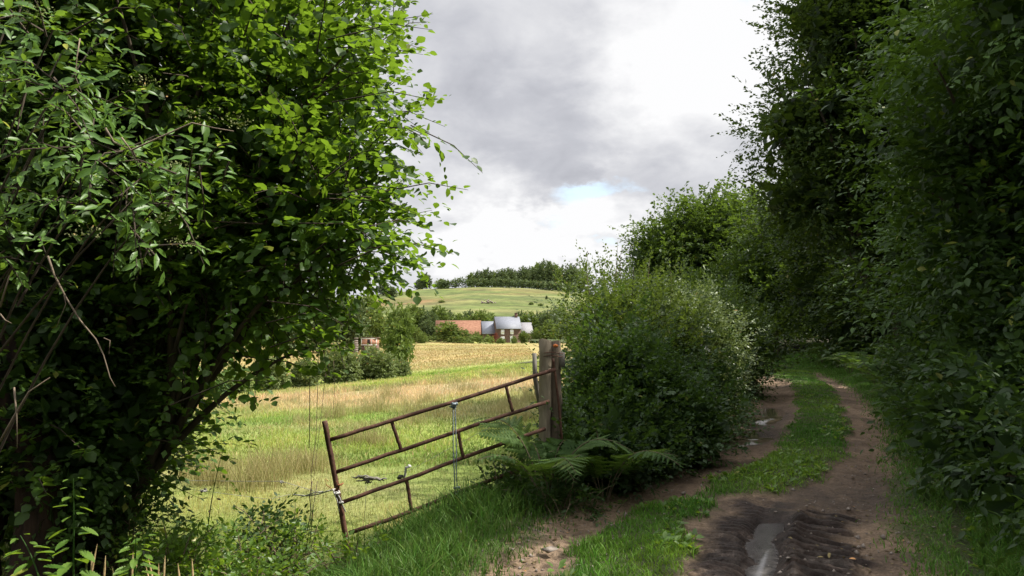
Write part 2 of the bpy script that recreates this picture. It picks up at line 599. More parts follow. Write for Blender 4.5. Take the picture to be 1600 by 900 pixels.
STRAW = np.array([0.46, 0.38, 0.18])
TAN = np.array([0.50, 0.40, 0.215])
GREEN = np.array([0.155, 0.265, 0.04])
LIME = np.array([0.36, 0.41, 0.085])
DGREEN = np.array([0.06, 0.115, 0.022])
LUSH = np.array([0.075, 0.18, 0.022])


def field_mix(x, y):
    """how dry (0 green .. 1 straw) the meadow's grass is, in patches"""
    n = fbm(x * .22 + 3, y * .3, 4)
    m = fbm(x * .8, y * 1.1 + 9, 3)
    dry = np.clip((n - .5) * 4 + .3, 0, 1) * .5 + .25 * np.clip((m - .45) * 4, 0, 1)
    bandz = np.exp(-((y - (22 - .3 * x)) / 3.5) ** 2)          # the tall dry belt across the crest
    dry = np.clip(dry + .8 * bandz, 0, 1)
    dry = dry * (1 - .8 * np.exp(-((y - 13.5 - .25 * x) / 2.0) ** 2))
    far = sstep(60, 74, y) * (1 - sstep(205, 225, y))
    dry = dry * (1 - sstep(40, 52, y) * (1 - sstep(64, 76, y)) * .9)
    dry = np.maximum(dry, far * (.72 + .5 * (fbm(x * .05, y * .15, 3) - .5)))
    dry = np.where(y < 9, dry * sstep(5, 9, y) * .8, dry)
    return np.clip(dry, 0, 1)


def field_colour(x, y):
    dry = field_mix(x, y)[:, None]
    c = mix(mix(GREEN, LIME, fbm(x * .4, y * .4, 2)[:, None]), mix(STRAW, TAN, fbm(x * .2 + 7, y * .2, 2)[:, None]), dry)
    # the hillside pasture: olive with rusty and straw streaks
    st = fbm(x * .018 + 2, y * .055, 4)[:, None]
    h = mix(np.array([.15, .19, .05]), np.array([.25, .25, .09]), np.clip((st - .35) * 3, 0, 1))
    rust = np.clip((fbm(x * .012 + 1, y * .04 + 3, 4) - .6) * 4, 0, .3) * sstep(370, 400, y)
    rust = np.maximum(rust, np.exp(-((x + 58) / 24) ** 2 - ((y - 425) / 16) ** 2) * (.5 + .8 * fbm(x * .1, y * .1, 3)))
    h = mix(h, np.array([.29, .16, .075]), np.clip(rust, 0, 1)[:, None])
    dk = np.clip((fbm(x * .05, y * .12 + 30, 3) - .56) * 6, 0, 1)[:, None]
    h = mix(h, np.array([.10, .13, .04]), dk * .7)
    fine = fbm(x * .09 + 50, y * .35, 4)[:, None]
    h = h * (.45 + 1.1 * fine) * .85
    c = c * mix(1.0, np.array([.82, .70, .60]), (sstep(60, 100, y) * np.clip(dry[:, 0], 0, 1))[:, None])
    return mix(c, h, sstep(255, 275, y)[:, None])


# ground sheet
ys = np.concatenate([np.arange(-14, 3, .6), np.arange(3, 14, .09), np.geomspace(14, 60, 190)[1:], np.geomspace(60, 620, 200)[1:], np.geomspace(620, 4000, 14)[1:]])
aa = np.linspace(-1, 1, 341)
Wd = np.maximum(22, 1.15 * ys)
GX = np.sign(aa) * np.abs(aa) ** 1.7 * Wd[:, None]
GY = np.repeat(ys[:, None], len(aa), 1)
GZ = terrain(GX, GY)
gu = lane_u(GX, GY)
gx, gy = GX.ravel(), GY.ravel()
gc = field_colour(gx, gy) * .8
shade = (1 - sstep(60, 80, gy))[:, None]  # near ground mask, fades out with distance
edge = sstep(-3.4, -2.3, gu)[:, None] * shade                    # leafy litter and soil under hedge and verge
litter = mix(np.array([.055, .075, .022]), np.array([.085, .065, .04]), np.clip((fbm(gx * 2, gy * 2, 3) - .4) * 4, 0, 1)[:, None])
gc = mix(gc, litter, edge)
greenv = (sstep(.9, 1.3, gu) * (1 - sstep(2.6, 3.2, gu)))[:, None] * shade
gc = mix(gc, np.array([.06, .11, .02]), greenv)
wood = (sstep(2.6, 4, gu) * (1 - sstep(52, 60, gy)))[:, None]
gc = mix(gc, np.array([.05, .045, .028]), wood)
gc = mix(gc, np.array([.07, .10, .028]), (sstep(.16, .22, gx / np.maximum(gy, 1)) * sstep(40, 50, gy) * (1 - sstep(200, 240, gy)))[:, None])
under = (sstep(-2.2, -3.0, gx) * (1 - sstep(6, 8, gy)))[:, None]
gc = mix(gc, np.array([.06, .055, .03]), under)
r_, c_ = GX.shape
i, j = np.meshgrid(np.arange(r_ - 1), np.arange(c_ - 1), indexing='ij')
GF = np.stack([i * c_ + j, i * c_ + j + 1, (i + 1) * c_ + j + 1, (i + 1) * c_ + j], -1).reshape(-1, 4)
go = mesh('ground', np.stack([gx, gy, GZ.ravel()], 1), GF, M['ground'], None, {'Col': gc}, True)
tag(go, kind='structure')


# ------------------------------------------------------------------ the lane
def mid_grass(y, u):
    """how grassy the lane is at distance y and sideways u (0..1)"""
    off = np.interp(y, [0, 5, 6.3, 7.2, 9, 13, 20, 26], [-.35, -.36, -.30, .05, .27, .12, .12, 0])
    hw = np.interp(y, [0, 5.4, 6.5, 6.85, 7.3, 9, 13, 20, 23, 28], [.44, .44, .30, .10, .36, .44, .42, .5, .8, 1.8])
    n = (fbm(u * 4 + 3, y * 4, 3) - .5) * .75
    return np.clip((hw - np.abs(u - off) + n * .5) / .14, 0, 1)


def mud(y, u):
    n = (fbm(u * 5, y * 5 + 4, 3) - .5)
    return np.clip(np.minimum(np.minimum((u - .06 + n * .3) / .18, (1.22 - .04 * (y - 5) + n * .5 - u) / .2), np.minimum((7.1 + n * .8 - y) / .3, 1)), 0, 1)


s0 = int(np.argmin(np.abs(LC[:, 1] + 12)))
s_all = _s
rows = np.concatenate([np.arange(_s[s0], np.interp(3.6, LC[:, 1], _s), .12), np.arange(np.interp(3.6, LC[:, 1], _s), np.interp(8.5, LC[:, 1], _s), .016), np.arange(np.interp(8.5, LC[:, 1], _s), np.interp(28, LC[:, 1], _s), .05), np.arange(np.interp(28, LC[:, 1], _s), _s[-1] - 1, .3)])
us = np.linspace(-2.05, 2.05, 230)
cx, cyy = np.interp(rows, _s, LC[:, 0]), np.interp(rows, _s, LC[:, 1])
nx, ny = np.interp(rows, _s, LN[:, 0]), np.interp(rows, _s, LN[:, 1])
LX = cx[:, None] + nx[:, None] * us
LY = cyy[:, None] + ny[:, None] * us
U = np.repeat(us[None], len(rows), 0)
S = np.repeat(rows[:, None], len(us), 1)
Yc = np.repeat(cyy[:, None], len(us), 1)
sS5 = np.interp(5.0, LC[:, 1], _s)
G_ = mid_grass(Yc, U)
MU = mud(Yc, U)


def lane_height(S, U, Yc, G_, MU):
    z = 0.02 - .05 * np.exp(-((U + .75) / .3) ** 2) - .045 * np.exp(-((U - 1.0) / .34) ** 2)
    z += (fbm(U * 3, S * 3, 4) - .5) * .07 + (fbm(U * 14, S * 14, 3) - .5) * .016
    z += G_ * .03
    z -= .05 * (np.abs(U) > 1.7) * (np.abs(U) - 1.7) / .3
    # tractor tread printed into the mud: curved lugs on the right tyre line, fine ripples on the left
    lug = (S - sS5) / .165 + 1.1 * (U - .75) ** 2 * 3 - (U - .75) * 1.3
    tri = np.abs((lug % 1) - .5) * 2
    rt = sstep(.62, .72, U) * (1 - sstep(1.05, 1.3, U)) * MU
    z += rt * (sstep(.3, .62, tri) - .5) * .075 * (.7 + .6 * fbm(U * 5, S * 4, 2))
    lf = sstep(.05, .15, U) * (1 - sstep(.36, .45, U)) * MU
    rip = np.sin((S - sS5) * 2 * np.pi / .085 + 5 * (U - .25) + 3 * fbm(U * 4, S * 4, 2))
    z += lf * rip * .02
    z += MU * (fbm(U * 11, S * 8, 4) - .5) * .02
    # the hollow that holds the near puddle, two further hollows in the left rut
    uc_ = .50 + .03 * np.sin(Yc * 5)
    z -= .05 * np.exp(-((U - uc_) / .13) ** 4) * sstep(4.6, 5.2, Yc) * (1 - sstep(6.2, 6.75, Yc))
    z += .035 * np.exp(-((U - .68) / .06) ** 2) * MU
    for yc, uc, ry, ru in ((10.5, -.62, .5, .3), (12.9, -.66, .9, .3)):
        z -= .075 * np.exp(-((Yc - yc) / ry) ** 2 - ((U - uc) / ru) ** 2)
    return z


REDGE = lambda y: np.interp(y, [5, 7, 9, 13, 20], [1.45, 1.3, 1.05, .98, .95])
LZ = lane_height(S, U, Yc, G_, MU)
dry_e = mix(np.array([.15, .102, .067]), np.array([.30, .212, .142]), fbm(U * 2.5, S * 2.0, 4)[..., None])
wetc = mix(np.array([.020, .0135, .011]), np.array([.06, .040, .031]), fbm(U * 6, S * 6, 3)[..., None])
grc = mix(np.array([.05, .085, .02]), np.array([.08, .075, .035]), fbm(U * 6, S * 6, 3)[..., None])
pudw = sum(np.exp(-((Yc - a_) / (c_ * 1.6)) ** 2 - ((U - b_) / (d_ * 1.4)) ** 2) for a_, b_, c_, d_ in ((10.5, -.62, .5, .3), (12.9, -.66, .9, .3)))
damp = np.clip(np.exp(-((U - .95) / .4) ** 2) * np.exp(-((Yc - 8.0) / .9) ** 2) * .75 + .55 * np.clip((fbm(U * 1.5, S * 1.2 + 4, 3) - .55) * 5, 0, 1), 0, 1)
WET = np.clip(np.maximum(np.maximum(MU, pudw), damp * .7), 0, 1)
lc = mix(dry_e, wetc, WET[..., None] ** .7)
lc = mix(lc, grc, np.maximum(G_, np.maximum(sstep(0, .3, -U - 1.02 + (fbm(U * 3, S * 3, 3) - .5) * .5), sstep(0, .3, U - REDGE(Yc) + (fbm(U * 3, S * 3, 3) - .5) * .5)))[..., None])
r_, c_ = LX.shape
i, j = np.meshgrid(np.arange(r_ - 1), np.arange(c_ - 1), indexing='ij')
LF = np.stack([i * c_ + j, i * c_ + j + 1, (i + 1) * c_ + j + 1, (i + 1) * c_ + j], -1).reshape(-1, 4)
lo = mesh('lane', np.stack([LX, LY, LZ], -1).reshape(-1, 3), LF, M['lane'], None, {'Col': lc.reshape(-1, 3), 'wet': (WET * (1 - G_)).ravel()}, True)
tag(lo, kind='structure')


def lane_pt(y, u):
    s_ = np.interp(y, LC[:, 1], _s)
    return np.array([np.interp(s_, _s, LC[:, 0]) + u * np.interp(s_, _s, LN[:, 0]), np.interp(s_, _s, LC[:, 1]) + u * np.interp(s_, _s, LN[:, 1])])


def puddle(y, u, ry, ru, z, label, mat='water'):
    an = np.linspace(0, 2 * np.pi, 40, endpoint=False)
    pts = np.array([lane_pt(y + ry * math.cos(a), u + ru * math.sin(a)) for a in an])
    V = np.concatenate([np.column_stack([pts, np.full(40, z)]), np.column_stack([pts, np.full(40, z - .004)])])
    F = [np.arange(40)[::-1][None], (40 + np.arange(40))[None], np.array([[k, (k + 1) % 40, 40 + (k + 1) % 40, 40 + k] for k in range(40)])]
    tag(mesh('puddle', V, F, M[mat]), label, 'puddle', 'puddles in the ruts', 'structure')


puddle(5.8, .5, .9, .125, -.018, 'narrow shining puddle in the tyre-marked mud near the camera', 'muddy')
puddle(10.5, -.62, .75, .5, -.03, 'bright puddle in the left rut reflecting the sky')
puddle(12.9, -.66, 1.2, .5, -.03, 'long brown puddle farther along the left rut')

# ------------------------------------------------------------------ grass
def blades(x, y, z, h, w, col, lean=.35, seg=3, r=None):
    """tapering bent blades: arrays of root, height, width and colour"""
    r = r or rng
    n = len(x)
    th = r.uniform(0, 2 * np.pi, n)
    d = np.stack([np.cos(th), np.sin(th), np.zeros(n)], 1)
    ph = r.uniform(0, 2 * np.pi, n)
    sd = np.stack([np.cos(ph), np.sin(ph), np.zeros(n)], 1)
    ln = np.abs(r.normal(lean, lean * .6, n))[:, None]
    root = np.stack([x, y, z], 1)
    V = np.empty((n, 2 * seg + 1, 3))
    for k in range(seg):
        t = k / seg
        c = root + d * ln * h[:, None] * t ** 1.8 + np.array([0, 0, 1]) * (h[:, None] * (t - .25 * ln * t * t))
        wd = w[:, None] * (1 - .55 * t) * .5
        V[:, 2 * k] = c - sd * wd
        V[:, 2 * k + 1] = c + sd * wd
    V[:, -1] = root + d * ln * h[:, None] + np.array([0, 0, 1]) * h[:, None] * (1 - .25 * ln)
    base = (np.arange(n) * (2 * seg + 1))[:, None]
    Q = np.concatenate([base + np.array([[2 * k, 2 * k + 1, 2 * k + 3, 2 * k + 2]]) for k in range(seg - 1)]) if seg > 1 else np.zeros((0, 4), int)
    T = base + np.array([[2 * seg - 2, 2 * seg - 1, 2 * seg]])
    C = np.repeat(col[:, None], 2 * seg + 1, 1)
    tip = np.linspace(0, 1, 2 * seg + 1)[None, :, None]
    C = C * (1 + .0 * tip)
    return V.reshape(-1, 3), Q, T, C.reshape(-1, 3)


def grass_obj(name, parts, label):
    V, F4, F3, C, n = [], [], [], [], 0
    for v, q, t, c in parts:
        V.append(v); F4.append(q + n); F3.append(t + n); C.append(c)
        n += len(v)
    o = mesh(name, np.concatenate(V), [np.concatenate(F4), np.concatenate(F3)], M['grass'], None, {'Col': np.concatenate(C)})
    return tag(o, label, 'grass', kind='stuff')


def jitter(c, s=.18):
    return np.clip(c * (1 + rng.normal(0, s, (len(c), 1))) * (1 + rng.normal(0, .07, (len(c), 3))), .01, .8)


def scatter(n, y0, y1, xl, xr):
    """random points in a wedge: density falls with distance the way the picture needs"""
    y = y0 * (y1 / y0) ** rng.random(n)
    lo_, hi = xl(y), xr(y)
    x = lo_ + (hi - lo_) * rng.random(n)
    return x, y


# meadow: three rings of distance
parts = []
for n, y0, y1, h0, w0 in ((75000, 5.0, 11, .085, .006), (100000, 10.5, 26, .12, .012), (85000, 25, 75, .20, .035), (80000, 70, 235, .2, .09)):
    x, y = scatter(n, y0, y1, lambda y: -.62 * y - 1, lambda y: np.minimum(.30 * y + .3, 14))
    u = lane_u(x, y)
    k = (u < -2.6) & ~((x < -2.3) & (y < 5.5))
    x, y = x[k], y[k]
    dry = field_mix(x, y)
    tall = np.clip((fbm(x * .45 + 20, y * .45, 3) - .42) * 4, 0, 1)
    belt = np.exp(-((y - (22 - .3 * x)) / 3.5) ** 2)
    h = h0 * (.4 + .5 * tall * dry + .4 * rng.random(len(x)) + .55 * belt) 
    tus = np.clip((fbm(x * 1.7 + 60, y * 1.7, 3) - .5) * 5, -1, 1) * (.25 if y0 > 60 else 1)
    h *= .8 + .55 * np.clip(tus, 0, 1) + .3 * rng.random(len(x))
    c = jitter(field_colour(x, y) * (1 + .28 * tus)[:, None] * np.stack([1 + .1 * tus, np.ones(len(tus)), 1 + .1 * tus], 1))
    dead = rng.random(len(x)) < .10
    c[dead] = jitter(np.repeat(STRAW[None], dead.sum(), 0))
    if y0 > 60:
        h *= .9 + .5 * (np.sin(y * .9 + 3 * fbm(x * .05, y * .05, 2)) > .3)
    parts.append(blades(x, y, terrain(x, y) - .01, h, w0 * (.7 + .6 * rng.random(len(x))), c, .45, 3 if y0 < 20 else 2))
grass_obj('meadow_grass', parts, 'sunlit green and straw coloured grass of the meadow')

# verge on the lane's left foot and in front of the gate: long lush grass
parts = []
x, y = scatter(80000, 3.6, 30, lambda y: np.interp(y, LC[:, 1], LC[:, 0]) - 4.2, lambda y: np.interp(y, LC[:, 1], LC[:, 0]) - .7)
u = lane_u(x, y)
k = (u > -2.3 - .5 * rng.random(len(u))) & (u < -1.1 + .14 * rng.normal(size=len(u)))
x, y, u = x[k], y[k], u[k]
tall = .6 + .8 * np.clip((fbm(x * 1.2, y * 1.2, 3) - .35) * 3, 0, 1)
h = (.05 + .20 * sstep(-1.0, -1.6, u)) * tall * (.6 + .6 * rng.random(len(x)))
zl = lambda y_, u_: np.where(np.abs(u_) < 1.75, .02, -9)
c = jitter(mix(LUSH, np.array([.12, .18, .04]), (rng.random((len(x), 1)) * .8)))
parts.append(blades(x, y, np.maximum(terrain(x, y), zl(y, u)) - .01, h, .005 + .004 * rng.random(len(x)) + .0004 * y, c, .5))
# right verge
x, y = scatter(110000, 3.6, 32, lambda y: np.interp(y, LC[:, 1], LC[:, 0]) + .6, lambda y: np.interp(y, LC[:, 1], LC[:, 0]) + 3.6)
u = lane_u(x, y)
k = (u > REDGE(y) + .1 + .13 * rng.normal(size=len(u))) & (u < 3.0)
x, y, u = x[k], y[k], u[k]
h = (.05 + .14 * sstep(0.2, 1.0, u - REDGE(y))) * (.5 + .8 * rng.random(len(x))) * (.6 + .9 * fbm(x, y, 3))
c = jitter(mix(LUSH * 1.25, np.array([.16, .25, .05]), rng.random((len(x), 1)) * .8))
parts.append(blades(x, y, np.maximum(terrain(x, y), zl(y, u)) - .01, h, .005 + .004 * rng.random(len(x)) + .0004 * y, c, .6))
grass_obj('verge_grass', parts, 'long green grass growing along both lane verges')

# the lane's grassy middle
n = 150000
yy = 3.4 * (40 / 3.4) ** rng.random(n)
ss = np.interp(yy, LC[:, 1], _s)
uu = rng.uniform(-1.9, 1.9, n)
gm = mid_grass(np.interp(ss, _s, LC[:, 1]), uu)
k = gm > rng.random(n) * .9 + .1
k &= mud(yy, uu) < .5
ss, uu, yy = ss[k], uu[k], yy[k]
x = np.interp(ss, _s, LC[:, 0]) + uu * np.interp(ss, _s, LN[:, 0])
y = np.interp(ss, _s, LC[:, 1]) + uu * np.interp(ss, _s, LN[:, 1])
z = lane_height(ss, uu, yy, mid_grass(yy, uu), mud(yy, uu))
h = (.02 + .055 * fbm(x * 2.2, y * 2.2, 3)) * (.6 + .9 * rng.random(len(x))) * np.interp(y, [5, 8, 14], [1.2, .95, .7])
c = jitter(mix(LUSH * 1.25, np.array([.21, .34, .04]), np.clip((fbm(x * .8, y * .8, 2)[:, None] - .3) * 2, 0, 1)))
grass_obj('lane_grass', [blades(x, y, z - .006, h, .0045 + .003 * rng.random(len(x)) + .0005 * yy, c, .55)], 'strip of bright green grass along the middle of the lane')

# ------------------------------------------------------------------ foliage
_T = {}
# outline points as (x, y, z) with the leaf along +y
_T['broad'] = (np.array([[0, 0, 0], [-.33, .22, .06], [.33, .22, .06], [-.42, .55, .05], [.42, .55, .05], [0, .3, 0], [0, .62, -.02], [-.2, .84, -.03], [.2, .84, -.03], [0, 1, -.12]], float),
               np.array([[0, 5, 1], [0, 2, 5], [1, 5, 6], [1, 6, 3], [5, 2, 4], [5, 4, 6], [3, 6, 7], [6, 4, 8], [7, 6, 9], [6, 8, 9]]))
_T['oval'] = (np.array([[0, 0, 0], [-.22, .35, .05], [.22, .35, .05], [0, .4, -.01], [-.2, .66, .02], [.2, .66, .02], [0, 1, -.12]], float),
              np.array([[0, 3, 1], [0, 2, 3], [1, 3, 4], [3, 2, 5], [4, 3, 6], [3, 5, 6]]))
_T['diamond'] = (np.array([[0, 0, 0], [-.32, .5, .07], [.32, .5, .07], [0, 1, -.08]], float), np.array([[0, 3, 1], [0, 2, 3]]))
_T['leaflet'] = (_T['oval'][0] * [.72, 1, 1], _T['oval'][1])
_T['lance'] = (np.array([[0, 0, 0], [-.12, .3, .03], [.12, .3, .03], [0, .35, 0], [0, 1, -.25]], float), np.array([[0, 3, 1], [0, 2, 3], [1, 3, 4], [3, 2, 4]]))
_t = []
for k in range(7):                                                  # a toothed nettle leaf
    f = k / 7
    wd = .30 * math.sin(math.pi * min(1, .12 + f * .9)) ** .8
    _t.append((wd, f + .05)); _t.append((wd * .8, f + .10))
_v = [[0, 0, 0], [0, 1.05, -.2]] + [[-a, b_, .05 - .2 * b_ * b_] for a, b_ in _t] + [[a, b_, .05 - .2 * b_ * b_] for a, b_ in _t] + [[0, .5, -.08]]
_n = len(_t)
_f = []
for o_, s_ in ((2, 1), (2 + _n, -1)):
    ch = [0] + [o_ + q for q in range(_n)] + [1]
    for q in range(len(ch) - 1):
        tri = [2 + 2 * _n, ch[q], ch[q + 1]]
        _f.append(tri[::s_])
_T['toothed'] = (np.array(_v, float), np.array(_f))


_v, _f = [], []
for k in range(11):                                                 # one feathered side branch of a fern frond
    y0 = .03 + k / 11.5
    w = .155 * (1 - .8 * y0) * (1 if k else .6)
    for s_ in (-1, 1):
        n0 = len(_v)
        _v += [[0, y0, 0], [0, y0 + .085, 0], [s_ * w, y0 + .10, -.02], [s_ * w * .9, y0 + .055, -.02]]
        _f += [[n0, n0 + 1, n0 + 2][::s_], [n0, n0 + 2, n0 + 3][::s_]]
_T['pinna'] = (np.array(_v, float), np.array(_f))


def leaf_arrays(pos, d, nrm, size, shape, rnd):
    T, F = _T[shape]
    y = unit(d)
    x = unit(np.cross(y, nrm))
    z = np.cross(x, y)
    V = pos[:, None] + size[:, None, None] * (T[None, :, :1] * x[:, None] + T[None, :, 1:2] * y[:, None] + T[None, :, 2:] * z[:, None])
    Fa = (np.arange(len(pos)) * len(T))[:, None, None] + F[None]
    return V.reshape(-1, 3), Fa.reshape(-1, 3), np.repeat(rnd, len(T))


def sprays(A, D, L, n, lsize, shape, r, spread=.9, droop=.25, flat=.35, bright=None, stemgap=.0):
    """leafy twigs: anchors A, directions D, lengths L, n leaves each"""
    m = len(A)
    D = unit(D)
    up = np.array([0, 0, 1.0])
    Sx = unit(np.cross(D, up) + r.normal(0, .15, (m, 3)))
    t = ((np.arange(n) + .5) / n)[None, :, None] * (1 - stemgap) + stemgap
    L = np.broadcast_to(np.asarray(L, float), (m,))[:, None, None]
    side = np.where(np.arange(n) % 2 == 0, 1.0, -1.0)[None, :, None]
    pos = A[:, None] + D[:, None] * L * t - up * droop * L * t * t + r.normal(0, .03, (m, n, 3)) * L
    ld = D[:, None] * (.35 + .5 * t) + side * Sx[:, None] * spread * (1 - .45 * t) + r.normal(0, .3, (m, n, 3)) - up * droop * .8
    nn = unit(np.cross(Sx, D))
    nn = nn * np.where(nn[:, 2:] < 0, -1, 1)
    nr = nn[:, None] + r.normal(0, flat, (m, n, 3))
    sz = lsize * (.42 + .85 * r.random((m, n)) ** 1.2) * (1 - .25 * t[..., 0])
    base = r.random((m, 1)) if bright is None else bright[:, None]
    rnd = np.clip(.55 * base + .45 * r.random((m, n)), 0, 1) * .94
    rnd[r.random((m, n)) < .012] = 1.0
    return pos.reshape(-1, 3), ld.reshape(-1, 3), nr.reshape(-1, 3), sz.ravel(), shape, rnd.ravel()


def lobe_anchors(lobes, n, r, shell=.55, lump=.25, upbias=.25):
    """twig anchors through the volume of ellipsoid lobes, mostly towards their lumpy skin"""
    lobes = np.asarray(lobes, float)
    wgt = (lobes[:, 3] * lobes[:, 4] * lobes[:, 5]) ** (2 / 3)
    if lobes.shape[1] > 6:
        wgt = wgt * lobes[:, 6]
    k = r.choice(len(lobes), n, p=wgt / wgt.sum())
    d = unit(r.normal(size=(n, 3)))
    ph = np.arctan2(d[:, 1], d[:, 0])
    lum = 1 + lump * (2 * fbm(ph * 1.6 + k * 9.1 + 40, d[:, 2] * 2.6 + k * 3.7 + 40, 3) - 1) * 1.6
    rad = (shell + (1 - shell) * r.random(n) ** .6) * lum
    A = lobes[k, :3] + d * rad[:, None] * lobes[k, 3:6]
    D = unit(d / np.maximum(lobes[k, 3:6], .05) * lobes[k, 3:6].mean(1)[:, None]) + np.array([0, 0, upbias]) + r.normal(0, .45, (n, 3))
    return A, D, k


def plant(name, label, cat, base, lobes, nspray, nleaf, lsize, L, mat, shape='diamond', bark='bark', group=None, trunk_r=.12, stems=1, limbs=14,
          seed=1, shell=.5, lump=.25, droop=.25, twigs=False, upbias=.25, crown='crown', stem='trunk', nbias=None, zmin=None, flat=.35, spread=.9, extra=None, trunk_top=.75, keep=None, core=0, cscale=2.2):
    """a tree or bush: Empty at the base > woody part, leafy part. Lobes are given in world metres."""
    r = np.random.default_rng(seed)
    base = np.asarray(base, float)
    o = thing(name, label, cat, base, group)
    lb = np.array([tuple(l_) + (1.0,) * (7 - len(l_)) for l_ in lobes], float)
    lb[:, :3] -= base
    A, D, k = lobe_anchors(lb, nspray, r, shell, lump, upbias)
    if extra is not None:
        eA, eD = np.asarray(extra[0], float) - base, np.asarray(extra[1], float)
        A, D = np.concatenate([A, eA]), np.concatenate([D, eD])
    if zmin is None:
        zmin = .02
    kk = A[:, 2] > zmin
    if keep is not None:
        kk &= keep(A + base)
    A, D = A[kk], D[kk]
    Ls = L * (.6 + .8 * r.random(len(A)))
    wc = .55 / max(lsize * 9, .5)
    tone = np.clip((fbm(A[:, 0] * wc + A[:, 2] * wc * .8 + 31, A[:, 1] * wc - A[:, 2] * wc * .6 + 47, 3) - .5) * 3.2 + .45, 0, 1) * .8 + .2 * r.random(len(A))
    sp_ = list(sprays(A, D, Ls, nleaf, lsize, shape, r, droop=droop, flat=flat, spread=spread, bright=tone))
    if nbias is not None:                               # leaves turn towards the light of the lane
        sp_[2] = unit(sp_[2]) + np.array(nbias)
    V, F, rn = leaf_arrays(*sp_)
    if core:                                           # oversized dark leaves added inside to block sky and deepen shade
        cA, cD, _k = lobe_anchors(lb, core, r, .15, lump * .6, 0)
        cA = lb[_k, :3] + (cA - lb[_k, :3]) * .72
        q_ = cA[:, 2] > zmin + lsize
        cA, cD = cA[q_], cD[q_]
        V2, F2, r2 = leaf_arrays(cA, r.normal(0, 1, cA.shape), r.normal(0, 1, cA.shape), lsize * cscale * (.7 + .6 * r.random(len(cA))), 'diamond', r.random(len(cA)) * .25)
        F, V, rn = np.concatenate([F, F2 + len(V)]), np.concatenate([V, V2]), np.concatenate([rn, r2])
    mesh(crown, V, F, M[mat], o, {'rnd': rn})
    g = Geo()
    cen = lb[:, :3].mean(0)
    top = lb[:, 2].max()
    for s in range(stems):
        a = 2 * np.pi * s / max(stems, 1) + r.random()
        tgt = lb[s % len(lb), :3] if stems > 1 else np.array([cen[0], cen[1], top * trunk_top])
        st = np.array([math.cos(a), math.sin(a), 0]) * trunk_r * (1.2 if stems > 1 else 0)
        pth = bez(st - np.array([0, 0, .08]), st * 2 + np.array([tgt[0] * .2, tgt[1] * .2, tgt[2] * .55]), tgt, 10)
        pth[1:-1] += r.normal(0, trunk_r * .25, (8, 3)) * [1, 1, 0]
        g.tube(pth, np.linspace(trunk_r, trunk_r * .35, 10) * (1 if stems == 1 else .6), 8)
    pick = r.choice(len(A), min(limbs, len(A)), replace=False)
    for q in pick:
        e = A[q]
        f = r.uniform(.25, .8)
        hub = lb[np.argmin(((lb[:, :3] - e) ** 2).sum(1)), :3]
        p0 = np.array([hub[0] * .35, hub[1] * .35, max(.05, hub[2] * f * .75)]) if stems == 1 else hub * np.array([f, f, f])
        pth = bez(p0, (p0 + e) / 2 + np.array([0, 0, .18 * np.linalg.norm(e - p0)]), e, 7)
        g.tube(pth, np.linspace(trunk_r * .35, max(.004, trunk_r * .05), 7), 5, cap=False)
    if twigs:
        for q in range(0, len(A), twigs):
            l = Ls[q]
            dd = unit(D[q])
            pts = np.stack([A[q] - dd * l * .5, A[q] + dd * l * .4, A[q] + dd * l - np.array([0, 0, droop * l])])
            g.tube(pts, np.array([.006, .004, .0015]), 3, cap=False)
    g.build(stem, M[bark], o, True)
    return o


# ---- left: hazel over the gate side, elder in front of it, dark trees behind
haz_keep = None
er = np.random.default_rng(77)
# long sprays that stand out against the sky on the hazel's right side
ex_px = [(600, 30), (615, 60), (610, 110), (600, 160), (605, 215), (600, 262), (585, 300), (620, 300), (640, 320), (640, 350), (655, 380), (640, 405), (610, 420), (600, 350), (560, 430), (525, 480), (515, 520), (505, 560), (500, 500), (590, 390), (570, 340), (470, 560), (375, 640), (345, 690), (600, 130), (590, 90)]
eA = np.array([P(u - 62 + er.uniform(0, 30), v, er.uniform(4.6, 5.4)) for u, v in ex_px for _ in range(3)]) + er.normal(0, .06, (len(ex_px) * 3, 3))
eD = np.tile(np.array([1.0, -.1, .12]), (len(eA), 1)) + er.normal(0, .22, (len(eA), 3))
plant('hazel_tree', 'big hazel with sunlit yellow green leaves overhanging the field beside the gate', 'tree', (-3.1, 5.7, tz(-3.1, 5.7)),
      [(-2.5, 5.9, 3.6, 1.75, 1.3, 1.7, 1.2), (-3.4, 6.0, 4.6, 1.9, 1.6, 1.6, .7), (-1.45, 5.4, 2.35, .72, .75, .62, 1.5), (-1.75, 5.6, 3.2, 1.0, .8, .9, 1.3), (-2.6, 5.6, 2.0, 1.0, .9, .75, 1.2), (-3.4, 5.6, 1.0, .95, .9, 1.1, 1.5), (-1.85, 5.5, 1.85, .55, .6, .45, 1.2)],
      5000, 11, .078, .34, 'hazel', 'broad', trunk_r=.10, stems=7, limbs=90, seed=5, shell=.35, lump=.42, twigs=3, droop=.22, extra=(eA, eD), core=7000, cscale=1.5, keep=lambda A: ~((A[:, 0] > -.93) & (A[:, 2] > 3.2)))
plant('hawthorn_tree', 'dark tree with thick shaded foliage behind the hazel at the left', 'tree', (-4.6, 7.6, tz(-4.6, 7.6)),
      [(-4.6, 7.8, 3.2, 2.2, 1.7, 2.6), (-3.6, 7.2, 1.6, 1.2, 1.0, 1.5), (-5.6, 7.2, 1.8, 1.6, 1.6, 1.9)], 3000, 12, .09, .35, 'hazel_dark', 'diamond', trunk_r=.16, limbs=30, seed=6, shell=.3, core=8000, cscale=1.8)
